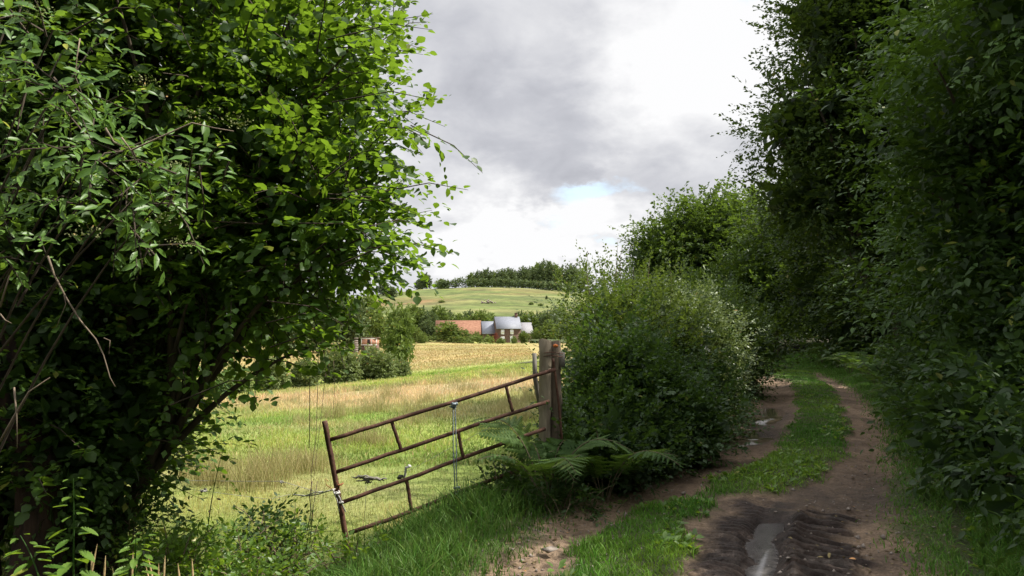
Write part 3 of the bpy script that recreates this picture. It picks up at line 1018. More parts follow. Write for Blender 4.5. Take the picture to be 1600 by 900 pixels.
plant('ivy_clad_tree', 'dark ivy clad trunk standing at the left edge of the picture', 'tree', (-2.95, 4.9, tz(-2.95, 4.9)),
      [(-3.3, 5.2, 1.8, .75, .5, 1.9), (-3.4, 5.0, 3.6, 1.4, 1.0, 1.3), (-4.0, 5.2, 1.2, .9, .8, 1.4), (-2.75, 5.2, .9, .5, .4, .9), (-2.95, 4.9, 1.5, .34, .28, 1.7, .9)], 1900, 12, .075, .28, 'hazel_dark', 'diamond', 'bark_red', trunk_r=.17, limbs=14, seed=8, shell=.25, core=7000, cscale=1.5)
# elder: compound leaves lit by the sun
el_lobes = [(-2.05, 3.7, 2.42, .34, .25, .17, 1.3), (-1.85, 3.75, 2.18, .36, .25, .12, 1.3), (-2.2, 3.7, 2.72, .30, .25, .16, 1), (-2.55, 3.7, 1.98, .34, .3, .16, 1.6), (-2.75, 3.8, 2.25, .3, .3, .12, .4), (-2.35, 3.75, 3.0, .4, .35, .14, .6), (-1.55, 3.75, 2.33, .2, .2, .09, 1), (-2.7, 3.8, 2.7, .3, .35, .2, .4), (-1.75, 3.8, 1.95, .16, .2, .06, .6)]
elder = plant('elder_shrub', 'sunlit elder with pale leaflets and green flower heads at the upper left', 'shrub', (-3.6, 4.3, tz(-3.6, 4.3)),
              el_lobes, 215, 9, .088, .21, 'elder', 'leaflet', 'bark', trunk_r=.02, stems=3, limbs=20, seed=9, shell=.3, nbias=(.7, -.7, -.1), twigs=2, droop=.3, spread=1.1)
rr = np.random.default_rng(91)
eb = np.array(elder.location)
for u, v, d in ((368, 190, 3.7), (275, 255, 3.6), (225, 128, 3.6), (35, 25, 3.5), (310, 178, 3.7), (255, 340, 3.6), (125, 362, 3.5), (280, 380, 3.65), (60, 15, 3.5)):
    c = P(u, v, d) - eb
    n = 60
    pos = c + rr.normal(0, 1, (n, 3)) * [.045, .04, .018]
    V, F, rn = leaf_arrays(pos, rr.normal(0, 1, (n, 3)), rr.normal(0, 1, (n, 3)), np.full(n, .012), 'diamond', rr.random(n))
    fh = mesh('blossom', V, F, M['flower'], elder, {'rnd': rn})
g = Geo()
for pts, r0 in (([(190, 215), (205, 235), (260, 210), (300, 192), (335, 200), (365, 205)], .006), ([(165, 200), (178, 222), (205, 235), (215, 260)], .006), ([(75, 400), (85, 430), (105, 468), (125, 500), (150, 530), (162, 555), (172, 590), (180, 604)], .0055), ([(162, 528), (172, 532), (170, 555)], .003), ([(100, 460), (103, 475), (88, 512)], .003), ([(0, 690), (22, 650), (45, 612), (78, 590)], .006), ([(22, 605), (26, 650), (27, 700)], .005), ([(0, 480), (12, 440), (15, 430)], .006), ([(0, 490), (8, 500), (18, 505)], .004), ([(125, 60), (120, 90), (118, 120), (145, 190)], .004)):
    p = np.array([P(u, v, 3.55) for u, v in pts]) - eb
    g = Geo()
    g.tube(p, np.linspace(r0 * .9, r0 * .35, len(p)), 5)
    g.build('twig', M['bark_light'], elder, True)

# ---- right: the wood along the lane
def rt(name, label, x, y, h, lobes, n, nl, ls, L, mat, seed, shape='diamond', group='trees on the right of the lane', **kw):
    return plant(name, label, 'tree', (x, y, tz(x, y)), lobes, n, nl, ls, L, mat, shape, group=group, seed=seed, **kw)


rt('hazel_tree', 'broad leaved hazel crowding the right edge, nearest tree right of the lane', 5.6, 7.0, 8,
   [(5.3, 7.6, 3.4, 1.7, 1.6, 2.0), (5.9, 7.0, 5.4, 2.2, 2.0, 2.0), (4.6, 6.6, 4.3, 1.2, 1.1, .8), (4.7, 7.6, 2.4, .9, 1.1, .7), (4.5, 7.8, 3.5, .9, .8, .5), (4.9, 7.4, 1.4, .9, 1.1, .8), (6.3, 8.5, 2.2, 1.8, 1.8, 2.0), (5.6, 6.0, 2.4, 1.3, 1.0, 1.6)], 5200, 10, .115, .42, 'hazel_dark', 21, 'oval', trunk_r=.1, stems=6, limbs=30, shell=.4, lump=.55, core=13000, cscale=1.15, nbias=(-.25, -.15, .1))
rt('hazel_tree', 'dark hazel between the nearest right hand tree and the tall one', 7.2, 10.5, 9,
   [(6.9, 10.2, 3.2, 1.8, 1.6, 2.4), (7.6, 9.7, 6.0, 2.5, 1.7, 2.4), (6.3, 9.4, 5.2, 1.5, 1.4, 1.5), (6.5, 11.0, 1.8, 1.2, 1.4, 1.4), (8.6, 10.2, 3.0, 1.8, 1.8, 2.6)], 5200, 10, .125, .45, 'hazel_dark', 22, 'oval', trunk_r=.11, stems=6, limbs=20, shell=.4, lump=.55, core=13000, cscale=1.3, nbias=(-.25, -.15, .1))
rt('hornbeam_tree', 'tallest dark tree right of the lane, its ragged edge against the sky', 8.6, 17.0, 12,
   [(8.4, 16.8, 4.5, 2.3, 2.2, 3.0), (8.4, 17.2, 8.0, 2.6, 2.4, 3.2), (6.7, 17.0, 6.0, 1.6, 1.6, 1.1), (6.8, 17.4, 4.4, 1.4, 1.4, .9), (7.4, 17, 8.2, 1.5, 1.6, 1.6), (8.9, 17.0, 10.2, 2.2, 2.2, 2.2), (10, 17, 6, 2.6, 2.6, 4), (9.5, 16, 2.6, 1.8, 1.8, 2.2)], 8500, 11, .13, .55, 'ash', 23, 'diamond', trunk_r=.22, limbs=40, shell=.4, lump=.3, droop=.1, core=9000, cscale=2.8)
rt('oak_tree', 'bushy oak at the bend of the lane with rounded crown', 10.2, 40, 9,
   [(9.3, 40, 5.0, 3.0, 2.8, 3.0), (7.8, 40.5, 4.2, 1.9, 2.2, 2.2), (10.8, 40, 5.8, 2.6, 2.8, 2.4), (12.5, 40, 4.2, 2.6, 2.6, 3.6), (8.6, 39, 2.0, 1.8, 1.8, 1.9)], 5200, 10, .22, .7, 'oak', 24, 'diamond', trunk_r=.3, limbs=40, shell=.45, lump=.35, core=4500, cscale=2.6)
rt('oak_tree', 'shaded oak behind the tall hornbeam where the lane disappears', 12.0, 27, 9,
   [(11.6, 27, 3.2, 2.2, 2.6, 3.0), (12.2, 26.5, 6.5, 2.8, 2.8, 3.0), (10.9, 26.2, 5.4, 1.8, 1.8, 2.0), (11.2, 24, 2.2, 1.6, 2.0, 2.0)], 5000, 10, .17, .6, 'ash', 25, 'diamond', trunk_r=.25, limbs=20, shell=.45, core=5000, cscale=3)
rt('hazel_tree', 'hazel with lower light green branches overhanging the far end of the lane', 11.3, 33.5, 7,
   [(11.0, 34, 3.0, 2.0, 2.4, 2.8), (12.5, 34, 4.5, 2.6, 2.4, 3.4), (10.2, 36, 2.0, 1.8, 1.8, 2.2)], 3200, 10, .19, .6, 'oak', 26, 'diamond', trunk_r=.15, stems=4, limbs=20, shell=.45, core=3000, cscale=2.6)
rt('sycamore_tree', 'dark tree deep in the wood behind the right hand hazels', 9.6, 8.0, 9,
   [(9.4, 8, 3.4, 2.2, 2.6, 3.4), (9.6, 8.5, 7.0, 2.8, 2.8, 2.6), (9.2, 12, 3.2, 2.2, 2.4, 3.2), (10.5, 14, 4, 2, 2, 4)], 3600, 10, .19, .6, 'hazel_dark', 27, 'diamond', trunk_r=.2, limbs=20, shell=.4, core=5000, cscale=3)
rt('sycamore_tree', 'dark tree leaning in from beyond the right border', 5.9, 2.6, 8,
   [(6.2, 2.8, 3.2, 1.6, 1.8, 2.6), (6.5, 3.2, 6.2, 2.2, 2.2, 2.0)], 2400, 10, .11, .6, 'hazel_dark', 28, 'diamond', trunk_r=.2, limbs=12, shell=.4, core=6000, cscale=.9)
rt('sycamore_tree', 'dark wood tree filling the gap beyond the farthest bracken', 15.5, 33, 9,
   [(15, 33, 3.5, 3, 3, 4), (15.5, 28, 5, 3, 3.5, 5), (14.5, 22, 4, 2.6, 3.5, 4.5), (13.5, 43, 3.5, 3, 3, 4)], 3600, 10, .26, .7, 'ash', 29, 'diamond', trunk_r=.25, limbs=12, shell=.4, core=4000, cscale=2.5)

rt('hawthorn_tree', 'leafy thorn tree closing off the lane beyond its bend', 14.5, 46, 7, [(14.5, 46, 2.4, 3.2, 2.2, 3.2), (18.5, 48, 3, 3.2, 2.4, 3.8), (11, 50, 2.2, 2.6, 2.2, 3.0)], 2600, 9, .28, .7, 'ash', 31, 'diamond', trunk_r=.15, limbs=12, shell=.4, core=2500, cscale=2)

# unseen trees added behind the viewpoint to shade the foreground
BT = 'unseen trees added behind the viewpoint for shade'
for q, (x_, y_, r_, zc, hz_) in enumerate(((-4.4, -2.2, 2.4, 2.6, 3.0), (4.8, -3.0, 2.6, 2.8, 3.4), (.4, -6.0, 3.0, 2.8, 3.4), (-3.2, -5.2, 2.4, 2.6, 3.2))):
    rt('sycamore_tree', ['unseen shade tree added left of the lane behind the viewpoint', 'unseen shade tree added right of the lane behind the viewpoint', 'unseen shade tree added across the lane behind the viewpoint', 'second unseen shade tree added on the left behind the viewpoint'][q], x_, y_, 8, [(x_, y_, zc, r_, r_, hz_)], 800, 8, .26, .6, 'hazel_dark', 300 + q, group=BT, trunk_r=.2, limbs=10, shell=.4, core=900, cscale=2)

# brambles and shrubs at the right foot of the wood
k = 0
for y, u, h, w, mt, lab in ((4.6, 2.75, 1.0, .7, 'bramble', 'low bramble bush at the bottom right corner'), (6.0, 2.65, 1.5, .75, 'bramble', 'bramble bush with dark glossy leaves spilling over the right verge'), (7.6, 2.3, 1.6, .8, 'bramble', 'tall shaded bramble bush beside the bare right rut'),
                            (9.3, 2.05, 1.7, .8, 'bramble', 'bramble mound with small pale flowers, right of the lane grass'), (11.2, 2.0, 1.6, .85, 'bramble', 'bramble mound where the right rut narrows'), (13.2, 2.1, 1.5, .85, 'bramble', 'bramble mound next to the first bracken on the right bank'), (15.6, 2.4, 1.8, 1.0, 'bramble', 'dark bramble mound behind the bracken on the right bank')):
    x_, y_ = lane_pt(y, u)
    zb = tz(x_, y_)
    k += 1
    plant('bramble_bush', lab, 'bush', (x_, y_, zb), [(x_ + .1, y_, zb + h * .5, w, w * 1.15, h * .55), (x_ - .15, y_ + .3, zb + h * .3, w * .9, w, h * .4), (x_ + .6, y_ + .2, zb + h * .7, w, w * 1.1, h * .6)], 800, 7, .085 + .003 * y, .3, mt, 'oval', group='bramble bushes along the right verge', trunk_r=.02, stems=4, limbs=14, seed=40 + k, shell=.4, core=700, cscale=1.8, crown='foliage', stem='stem', droop=.4, lump=.35)

# ---- the hedge bushes between gate post and lane
hb = [('bramble_bush', 'dark leafy bush pressed against the gate post, nearest of the hedge', 1.1, 8.5, [(1.15, 8.6, .75, .62, .6, .75), (.85, 8.3, .45, .5, .5, .5), (1.55, 8.9, .7, .55, .5, .7)], 1500, 'bramble', .062),
      ('bramble_bush', 'dark low bramble spilling from the hedge towards the left rut', 1.35, 8.0, [(1.3, 8.0, .35, .5, .42, .42), (.85, 7.4, .3, .42, .36, .38), (1.9, 8.7, .4, .5, .42, .5)], 1000, 'bramble', .062),
      ('hawthorn_bush', 'dense hawthorn bush rising right behind the gate post', 1.75, 11.0, [(1.75, 11.0, 1.1, 1.0, .9, .95), (1.5, 11.3, 1.3, .7, .8, 1.0), (1.5, 10.2, .6, .9, .7, .8), (2.3, 11.3, 1.3, .75, .8, .62)], 2300, 'thorn', .055),
      ('elder_bush', 'lighter green bush in the middle of the hedge with tall shoots', 2.75, 12.2, [(2.5, 12.6, 1.1, .8, .8, .8), (2.8, 13.2, .95, .75, .7, .75), (2.05, 12.4, 1.5, .55, .6, .45)], 1700, 'thorn', .06),
      ('blackthorn_bush', 'dark low bush at the foot of the hedge above the left rut', 2.3, 9.9, [(1.9, 9.9, .55, .85, .55, .6), (2.5, 10.9, .55, .65, .6, .6), (1.4, 9.3, .35, .7, .5, .5)], 1300, 'bramble', .06),
      ('dogwood_bush', 'silvery bush at the hedge end catching the sun over the lane', 3.9, 13.2, [(2.75, 11.9, 1.5, .6, .5, .5), (3.1, 12.0, 1.15, .5, .5, .45), (3.2, 12.2, .75, .42, .42, .42), (2.85, 11.7, .8, .5, .5, .5)], 1300, 'pale', .06),
      ('hawthorn_bush', 'hawthorn at the far left of the hedge standing in the meadow edge', 1.0, 13.6, [(1.62, 13.8, 1.25, .85, .9, 1.15), (2.3, 14.2, 1.6, .9, .9, 1.0)], 1300, 'thorn', .065),
      ('hawthorn_bush', 'dark hawthorn behind the silvery bush, left of the lane bend', 5.2, 17.5, [(4.7, 16.5, .95, 1.0, 1.4, 1.0), (5.2, 19.5, 1.1, 1.1, 1.5, 1.1), (3.6, 16.5, 1.0, 1.2, 1.2, .95)], 2000, 'ash', .08),
      ('hawthorn_bush', 'shaded hawthorn hedge bush farthest along the left of the lane', 6.5, 24.5, [(6.2, 23.5, 1.2, 1.1, 2.0, 1.3), (6.6, 27.5, 1.5, 1.2, 2.2, 1.6), (5.4, 26, 1.4, 1.4, 2.2, 1.4)], 2200, 'ash', .10)]
def strays(lb, seed):
    """long shoots that stick out of a bush"""
    r = np.random.default_rng(900 + seed)
    A, D, k = lobe_anchors(np.array(lb), 46, r, .95, .3, .7)
    D = unit(D) + [0, 0, .3]
    return np.concatenate([A + unit(D) * t for t in (0, .16, .32)]), np.concatenate([D] * 3)


for q, (nm, lab, x_, y_, lb, n, mt, ls) in enumerate(hb):
    zb = tz(x_, y_)
    plant(nm, lab, 'bush', (x_, y_, zb), lb, int(n * 1.35), 9, ls * 1.12, .28 if y_ < 15 else .4, mt, 'diamond' if mt != 'pale' else 'oval', group='hedge bushes left of the lane', trunk_r=.03, stems=5, limbs=30, seed=60 + q, shell=.4, lump=.55, extra=strays(lb, q), core=2200, cscale=2.4, crown='foliage', stem='stem', droop=.12, upbias=.45)
# bare shoots standing above the hedge
g = Geo()
gl = []
sr = np.random.default_rng(3)
sb = np.array(on_ground(2.35, 11.6))
for u, v0, v1 in ((925, 435, 392), (962, 425, 378), (975, 430, 384), (940, 440, 410), (1010, 430, 405), (1045, 450, 425)):
    p0, p1 = P(u, v0 + 40, 11.6) - sb, P(u + sr.uniform(-8, 8), v1, 11.6) - sb
    pt = bez(p0, (p0 + p1) / 2 + sr.normal(0, .03, 3), p1, 8)
    g.tube(pt, np.linspace(.007, .002, 8), 4)
    for q in range(14):
        gl.append(pt[0] + (pt[-1] - pt[0]) * sr.random() ** .8)
g.tube(bez((0, 0, 0), (0, 0, .8), P(950, 460, 11.6) - sb, 8), np.linspace(.015, .007, 8), 5)
gl = np.array(gl)
so_ = thing('dog_rose', 'thin bare shoots with tiny leaves standing up above the hedge', 'shrub', sb)
V, F, rn = leaf_arrays(gl, sr.normal(0, 1, (len(gl), 3)), sr.normal(0, 1, (len(gl), 3)), sr.uniform(.02, .045, len(gl)), 'diamond', sr.random(len(gl)))
mesh('foliage', V, F, M['thorn'], so_, {'rnd': rn})
g.build('stem', M['dead'], so_, True)

# ------------------------------------------------------------------ ferns, nettles, weeds
def fern(label, base, nfr, length, seed, group=None, lean=(0, 0), detail=7, mat='fern', name='bracken_fern'):
    r = np.random.default_rng(seed)
    g = Geo()
    pos, dr, nr, sz, rn = [], [], [], [], []
    for f in range(nfr):
        a = 2 * np.pi * f / nfr + r.normal(0, .3)
        l = length * r.uniform(.7, 1.1)
        out = np.array([math.cos(a) + lean[0], math.sin(a) + lean[1], 0])
        p = bez((0, 0, 0), out * l * .2 + np.array([0, 0, l * .85]), out * l * .72 + np.array([0, 0, l * r.uniform(.4, .7)]), 24)
        g.tube(p, np.linspace(.006, .0015, 24), 4, cap=False)
        t = unit(np.gradient(p, axis=0))
        b0 = r.random()
        for q in range(8, 24):
            f_ = (q - 8) / 16
            w = l * .36 * (1 - f_) ** .85 * min(1, .55 + f_ * 4) + .015
            sd = unit(np.cross(t[q], [0, 0, 1.0]))
            nn = np.cross(sd, t[q])
            for s in (-1, 1):
                pos.append(p[q] + r.normal(0, .004, 3)); dr.append(unit(sd * s + t[q] * (.35 + .5 * f_) - nn * r.uniform(.05, .3))); nr.append(nn + r.normal(0, .18, 3)); sz.append(w * r.uniform(.88, 1.08)); rn.append(.6 * b0 + .4 * r.random())
    o = thing(name, label, 'fern', base, group)
    V, F, q = leaf_arrays(np.array(pos), np.array(dr), np.array(nr), np.array(sz), 'pinna', np.array(rn))
    mesh('frond', V, F, M[mat], o, {'rnd': q})
    g.build('stem', M['dead'], o, True)
    return o


FG = 'bracken along the lane'
fern('bracken fern spreading pale fronds in front of the gate post', on_ground(.30, 6.85, .0), 8, 1.12, 1, FG, (-.05, -.2), 11)
fern('bracken fern growing just right of the gate post among the bushes', on_ground(.82, 7.0), 7, 1.0, 2, FG, (.1, -.2), 10)
fern('small bracken fern under the hedge by the left rut', on_ground(1.35, 7.95), 6, .6, 3, FG, (0, -.2), 7)
for q, (y, u, l) in enumerate(((14.6, 1.55, .95), (16.4, 1.6, 1.05), (17.5, 2.4, 1.25), (18.6, 1.6, 1.1), (20.5, 1.7, 1.2), (22.5, 1.7, 1.2), (25, 1.9, 1.2), (20, 2.6, 1.4), (23.5, 2.8, 1.4), (27.5, 2.0, 1.2), (12.4, 1.45, .8))):
    x_, y_ = lane_pt(y, u)
    lab = 'nearest bracken fern on the right bank beside the bramble' if q == 10 else 'bracken fern, number %s in the bracken row up the right bank' % ['one', 'two', 'three', 'four', 'five', 'six', 'seven', 'eight', 'nine', 'ten'][q]
    fern(['bracken fern at the near end of the row on the right bank', 'bracken fern second from the near end of the right bank row', 'tall bracken fern set back behind the near end of the row', 'bracken fern halfway along the right bank row, next to the rut', 'bracken fern just past halfway on the right bank', 'bracken fern beside the lane where its grass widens', 'bracken fern near the far end of the right bank row', 'bracken fern high on the bank under the tall hornbeam', 'bracken fern high on the bank under the shaded oak', 'farthest bracken fern, at the bend of the lane', 'nearest bracken fern on the right bank beside the brambles'][q], on_ground(x_, y_), 8, l, 10 + q, FG, (-.35, -.2), 4)


def nettle(label, base, h, seed, group=None, lsize=.09, name='nettle_plant', stems=1, mat='weed', shape='toothed'):
    r = np.random.default_rng(seed)
    g = Geo()
    pos, dr, nr, sz, rn = [], [], [], [], []
    for s in range(stems):
        off = np.array([r.normal(0, .06), r.normal(0, .06), 0]) * (stems > 1)
        hh = h * r.uniform(.7, 1.05) if stems > 1 else h
        tip = off * 2.2 + np.array([r.normal(0, .07), r.normal(0, .05), hh])
        p = bez(off, off * 1.2 + np.array([0, 0, hh * .6]), tip, 14)
        g.tube(p, np.linspace(.006, .002, 14), 5, cap=False)
        for q in range(2, 14):
            a = q * 1.57 + r.normal(0, .25)
            l = lsize * (1.25 - .75 * (q / 13)) * r.uniform(.8, 1.1) * (1 if q < 12 else .6)
            for w in (0, math.pi):
                d = np.array([math.cos(a + w), math.sin(a + w), -.35 + .4 * q / 13 + r.normal(0, .15)])
                pos.append(p[q] + d * .03); dr.append(d); nr.append(np.array([0, 0, 1]) + .7 * d + r.normal(0, .2, 3)); sz.append(l); rn.append(r.random())
    o = thing(name, label, 'plant', base, group)
    V, F, q = leaf_arrays(np.array(pos), np.array(dr), np.array(nr), np.array(sz), shape, np.array(rn))
    mesh('leaves', V, F, M[mat], o, {'rnd': q})
    g.build('stem', M['fern'], o, True)
    return o


NG = 'nettles and weeds at the lower left'
a = P(118, 775, 3.9)
nettle('tall nettle with toothed leaves under the dark tree', (a[0], a[1], a[2] - .62), .72, 1, NG, .105, stems=1)
a = P(75, 860, 3.7)
nettle('shorter nettle with broad leaves at the lower left corner', (a[0], a[1], a[2] - .35), .42, 2, NG, .12, stems=2)
a = P(195, 850, 4.1)
nettle('nettle beside the dry grass heads', (a[0], a[1], a[2] - .3), .45, 3, NG, .09, stems=2)
a = P(322, 700, 5.6)
nettle('thin tall weed spike standing before the wire', (a[0], a[1], tz(a[0], a[1])), a[2] - tz(a[0], a[1]), 4, NG, .05, name='dock_plant', mat='dead', shape='oval')


def weed(label, base, rx, ry, h, n, seed, ls=.05, mat='weed', group=None, name='bramble_bush', shape='oval'):
    x_, y_, z_ = base
    return plant(name, label, 'bush', base, [(x_, y_, z_ + h * .45, rx, ry, h * .55)], n, 7, ls, .18, mat, shape, 'dead', group=group, trunk_r=.008, stems=4, limbs=14, seed=seed, shell=.25, lump=.4, crown='foliage', stem='stem', droop=.2, twigs=5, upbias=.5)


WG = 'weedy bushes at the foot of the hazel'
for q, (u, v, d, rx, h, n, lab) in enumerate(((255, 800, 5.2, .38, .55, 260, 'leafy bramble bush at the hazel foot, left of the wire'), (330, 820, 5.3, .40, .5, 240, 'bright bramble bush below the fence wire'), (420, 790, 5.9, .30, .55, 200, 'dark bramble bush between wire and gate'), (395, 850, 5.2, .38, .35, 200, 'low light green weed bush near the frame bottom'), (465, 800, 6.0, .26, .4, 110, 'sparse reddish bramble just left of the gate'), (300, 880, 4.7, .36, .3, 170, 'low weed bush at the bottom edge beside the dry grass'), (205, 740, 5.6, .4, .8, 260, 'dark bush climbing up the hazel stems'), (160, 890, 4.2, .36, .3, 150, 'low weed bush under the nettles'), (560, 900, 5.6, .3, .14, 60, 'tiny weed patch below the gate foot'))):
    a = P(u, v, d)
    weed(lab, on_ground(a[0], a[1]), rx, rx * .8, h, n, 100 + q, .06, 'weed' if q not in (2, 6) else 'bramble', WG)
VG = 'weeds on the shaded verge in front of the hedge'
for q, (u, v, d, rx, h, n, lab) in enumerate(((800, 765, 7.0, .3, .4, 180, 'low weed clump below the gate in the shade'), (930, 745, 7.6, .42, .6, 380, 'leafy weed clump at the hedge foot by the bracken'), (1000, 715, 8.6, .45, .6, 380, 'leafy weed clump at the hedge foot above the left rut'), (1075, 675, 10.2, .45, .6, 360, 'leafy weed clump beside the bright puddle'), (870, 790, 6.6, .38, .42, 260, 'low weed clump at the verge edge'), (1140, 640, 12, .4, .5, 200, 'weed clump under the silvery bush'))):
    a = P(u, v, d)
    weed(lab, on_ground(a[0], a[1]), rx, rx * .8, h, n, 130 + q, .06, 'bramble', VG)
names = ['just beyond the near bracken', 'at the foot of the dark low bush', 'by the left rut before the bright puddle', 'beside the bright puddle under the hedge', 'between the two far puddles', 'beside the long brown puddle', 'at the narrow part of the left rut']
for q, (y, u) in enumerate(((7.0, -1.35), (8.2, -1.35), (9.4, -1.3), (10.8, -1.2), (11.8, -1.15), (13.2, -1.15), (15.0, -1.1))):
    x_, y_ = lane_pt(y, u - (.25 if q < 2 else .45))
    weed('dark leafy weed clump ' + names[q], (x_, y_, max(tz(x_, y_), 0)), .36, .36, .42, 240, 150 + q, .065, 'bramble', VG)
# broad leaved plants in the lane's grass and on the right verge: low rosettes
def rosettes():
    r = np.random.default_rng(55)
    pos, dr, nr, sz, rn = [], [], [], [], []
    n = 1500
    yy = 4.2 * (16 / 4.2) ** r.random(n)
    uu = r.uniform(-1.0, .8, n)
    kk = (mid_grass(yy, uu) > .5) & (fbm(uu * 2.2 + 8, yy * 1.7, 2) > .50) & (mud(yy, uu) < .4)
    yy, uu = yy[kk], uu[kk]
    y2 = 4.2 * (16 / 4.2) ** r.random(500)
    u2 = r.uniform(1.6, 2.5, 500)
    y3 = 4.5 * (14 / 4.5) ** r.random(500)
    u3 = r.uniform(-2.8, -1.7, 500)
    yy, uu = np.concatenate([yy, y2, y3]), np.concatenate([uu, u2, u3])
    for y, u in zip(yy, uu):
        xy = lane_pt(y, u)
        z = .045 if abs(u) < 1.5 else tz(xy[0], xy[1])
        for q in range(r.integers(3, 8)):
            a = r.uniform(0, 6.28)
            d = np.array([math.cos(a), math.sin(a), r.uniform(.1, .9)])
            pos.append(np.array([xy[0], xy[1], z]) + d * .02); dr.append(d); nr.append(np.array([0, 0, 1.]) + r.normal(0, .3, 3)); sz.append(r.uniform(.035, .085)); rn.append(r.random())
    V, F, q = leaf_arrays(np.array(pos), np.array(dr), np.array(nr), np.array(sz), 'oval', np.array(rn))
    tag(mesh('ground_cover', V, F, M['weed'], None, {'rnd': q}), 'low clover and plantain leaves among the lane grass', 'ground cover', kind='stuff')


rosettes()
# dry grass heads at the lower left
g = Geo()
sr = np.random.default_rng(8)
dg = P(240, 900, 4.2)
dgb = np.array([dg[0], dg[1], tz(dg[0], dg[1])])
for u, v in ((152, 850), (165, 868), (208, 862), (213, 880), (232, 872), (248, 880), (228, 885), (278, 880), (175, 885), (258, 868), (143, 862), (300, 872)):
    tp = P(u, v, sr.uniform(4.0, 4.4)) - dgb
    b_ = tp * [1, 1, 0] + np.array([sr.normal(0, .05), 0, 0])
    pt = bez(b_, b_ + [0, 0, tp[2] * .6], tp, 9)
    g.tube(pt, np.array([.003] * 6 + [.0055, .006, .001]), 5, cap=False)
o = tag(g.build('dry_grass', M['rope_white'], None, True), 'pale dry grass heads standing at the lower left', 'grass', kind='stuff')
o.location = dgb
o.data.materials[0] = rough_mat('dry_stalk', (.30, .2, .09), (.5, .38, .2), 20, .8)

# rushes in the meadow
def rush(seed, n, h, w):
    r = np.random.default_rng(seed)
    x = r.normal(0, w, n)
    y = r.normal(0, w, n)
    far_ = np.hypot(x, y) > 2.0 * w
    x[far_] *= .4
    y[far_] *= .4
    c = mix(np.array([.26, .27, .09]), np.array([.48, .39, .2]), r.random((n, 1)))
    v, q, t, cc = blades(x, y, np.zeros(n), h * (.5 + .5 * r.random(n)), np.full(n, h * .014), c, .28, 3, r)
    o = mesh('rush_clump', v, [q, t], M['grass'], None, {'Col': cc})
    return tag(o, 'clump of tall straw coloured rushes standing in the sunlit meadow', 'rushes', 'rush clumps in the meadow')


protos = [rush(1, 200, .46, .15), rush(2, 170, .38, .2), rush(3, 240, .5, .2)]
cnt = 0
rr = np.random.default_rng(14)
spots = [(330, 760, 9.4), (360, 755, 9.6), (400, 765, 9.2), (425, 750, 9.8), (455, 725, 10.6), (475, 735, 10.2), (300, 750, 9.8), (550, 645, 17), (590, 640, 17.5), (670, 625, 19), (645, 640, 17), (560, 690, 12.5), (590, 695, 12.3), (780, 640, 16), (800, 630, 17), (820, 650, 15), (640, 665, 15), (730, 615, 21), (760, 600, 26), (800, 590, 30), (690, 600, 27), (520, 650, 16.5), (470, 665, 15.5), (830, 620, 18), (610, 620, 20), (500, 740, 10.2)]
for u, v, d in spots:
    a = P(u, v, d)
    pr = protos[cnt % 3]
    o = pr if cnt < 3 else link(pr.copy())
    o.location = (a[0], a[1], tz(a[0], a[1]) - .02)
    o.rotation_euler = (0, 0, rr.uniform(0, 6))
    s = rr.uniform(.75, 1.25)
    o.scale = (s * 1.1, s * 1.1, s)
    cnt += 1

# ------------------------------------------------------------------ the gate and its post
def GD(u):
    return 6.6 + (u - 520) / 350 * .6


def gp(u, v, dd=0):
    return P(u, v, GD(u) + dd)


gate_base = np.array([gp(543, 858)[0], gp(543, 858)[1], tz(gp(543, 858)[0], gp(543, 858)[1])])
gate = thing('metal_gate', 'rusty tubular metal gate sagging open across the field entrance', 'gate', gate_base)


def rail(pts, r, name, k=8, flat=None):
    g = Geo()
    p = np.array([gp(*q) for q in pts]) - gate_base
    t = np.linspace(0, 1, 14)
    tt = np.linspace(0, 1, len(p))
    p = np.stack([np.interp(t, tt, p[:, i]) for i in range(3)], 1)
    p[1:-1] += np.random.default_rng(len(pts) + int(pts[0][1])).normal(0, .0018, (12, 3))
    g.tube(p, r, k)
    return g.build(name, M['rust'], gate, True)


rail([(507, 658), (517, 712), (528, 770), (545, 864)], .024, 'stile')
rail([(516, 687), (620, 655), (740, 618), (868, 577)], .0175, 'rail')
rail([(524, 738), (640, 699), (760, 659), (858, 627)], .0175, 'rail')
rail([(534, 785), (640, 747), (740, 709), (852, 670)], .0175, 'rail')
rail([(545, 833), (640, 800), (720, 767), (815, 733), (870, 712)], .0185, 'rail')
for q in (((612, 659), (619, 680), (627, 703)), ((791, 604), (795, 622), (801, 642)), ((716, 675), (719, 694), (724, 716)), ((635, 750), (639, 772), (643, 797)), ((809, 688), (813, 706), (818, 728))):
    rail(q, .0165, 'brace', 6)
rail([(864, 560), (868, 590), (874, 640), (878, 690)], .013, 'hinge_stile', 6)

pb = P(860, 640, 7.25)
pb = np.array(on_ground(pb[0], pb[1]))
post = thing('gate_post', 'stout weathered double wooden gate post beside the hedge', 'post', pb)


def postpiece(us, vt, d, r, name, mat, seed, lean=0, kk=12):
    r_ = np.random.default_rng(seed)
    top = P(us, vt, d) - pb
    n = 12
    zs = np.linspace(-.1, top[2], n)
    pts = np.stack([top[0] + (zs - top[2]) * lean, np.full(n, top[1]), zs], 1)
    g = Geo()
    g.tube(pts, r * (1 + .06 * r_.normal(size=n)), kk)
    V = g.V[0]
    V += r_.normal(0, r * .05, V.shape) * [1, 1, .4]
    V[-kk:, 2] = top[2] + r_.normal(0, .008, kk)
    return g.build(name, M[mat], post, False)


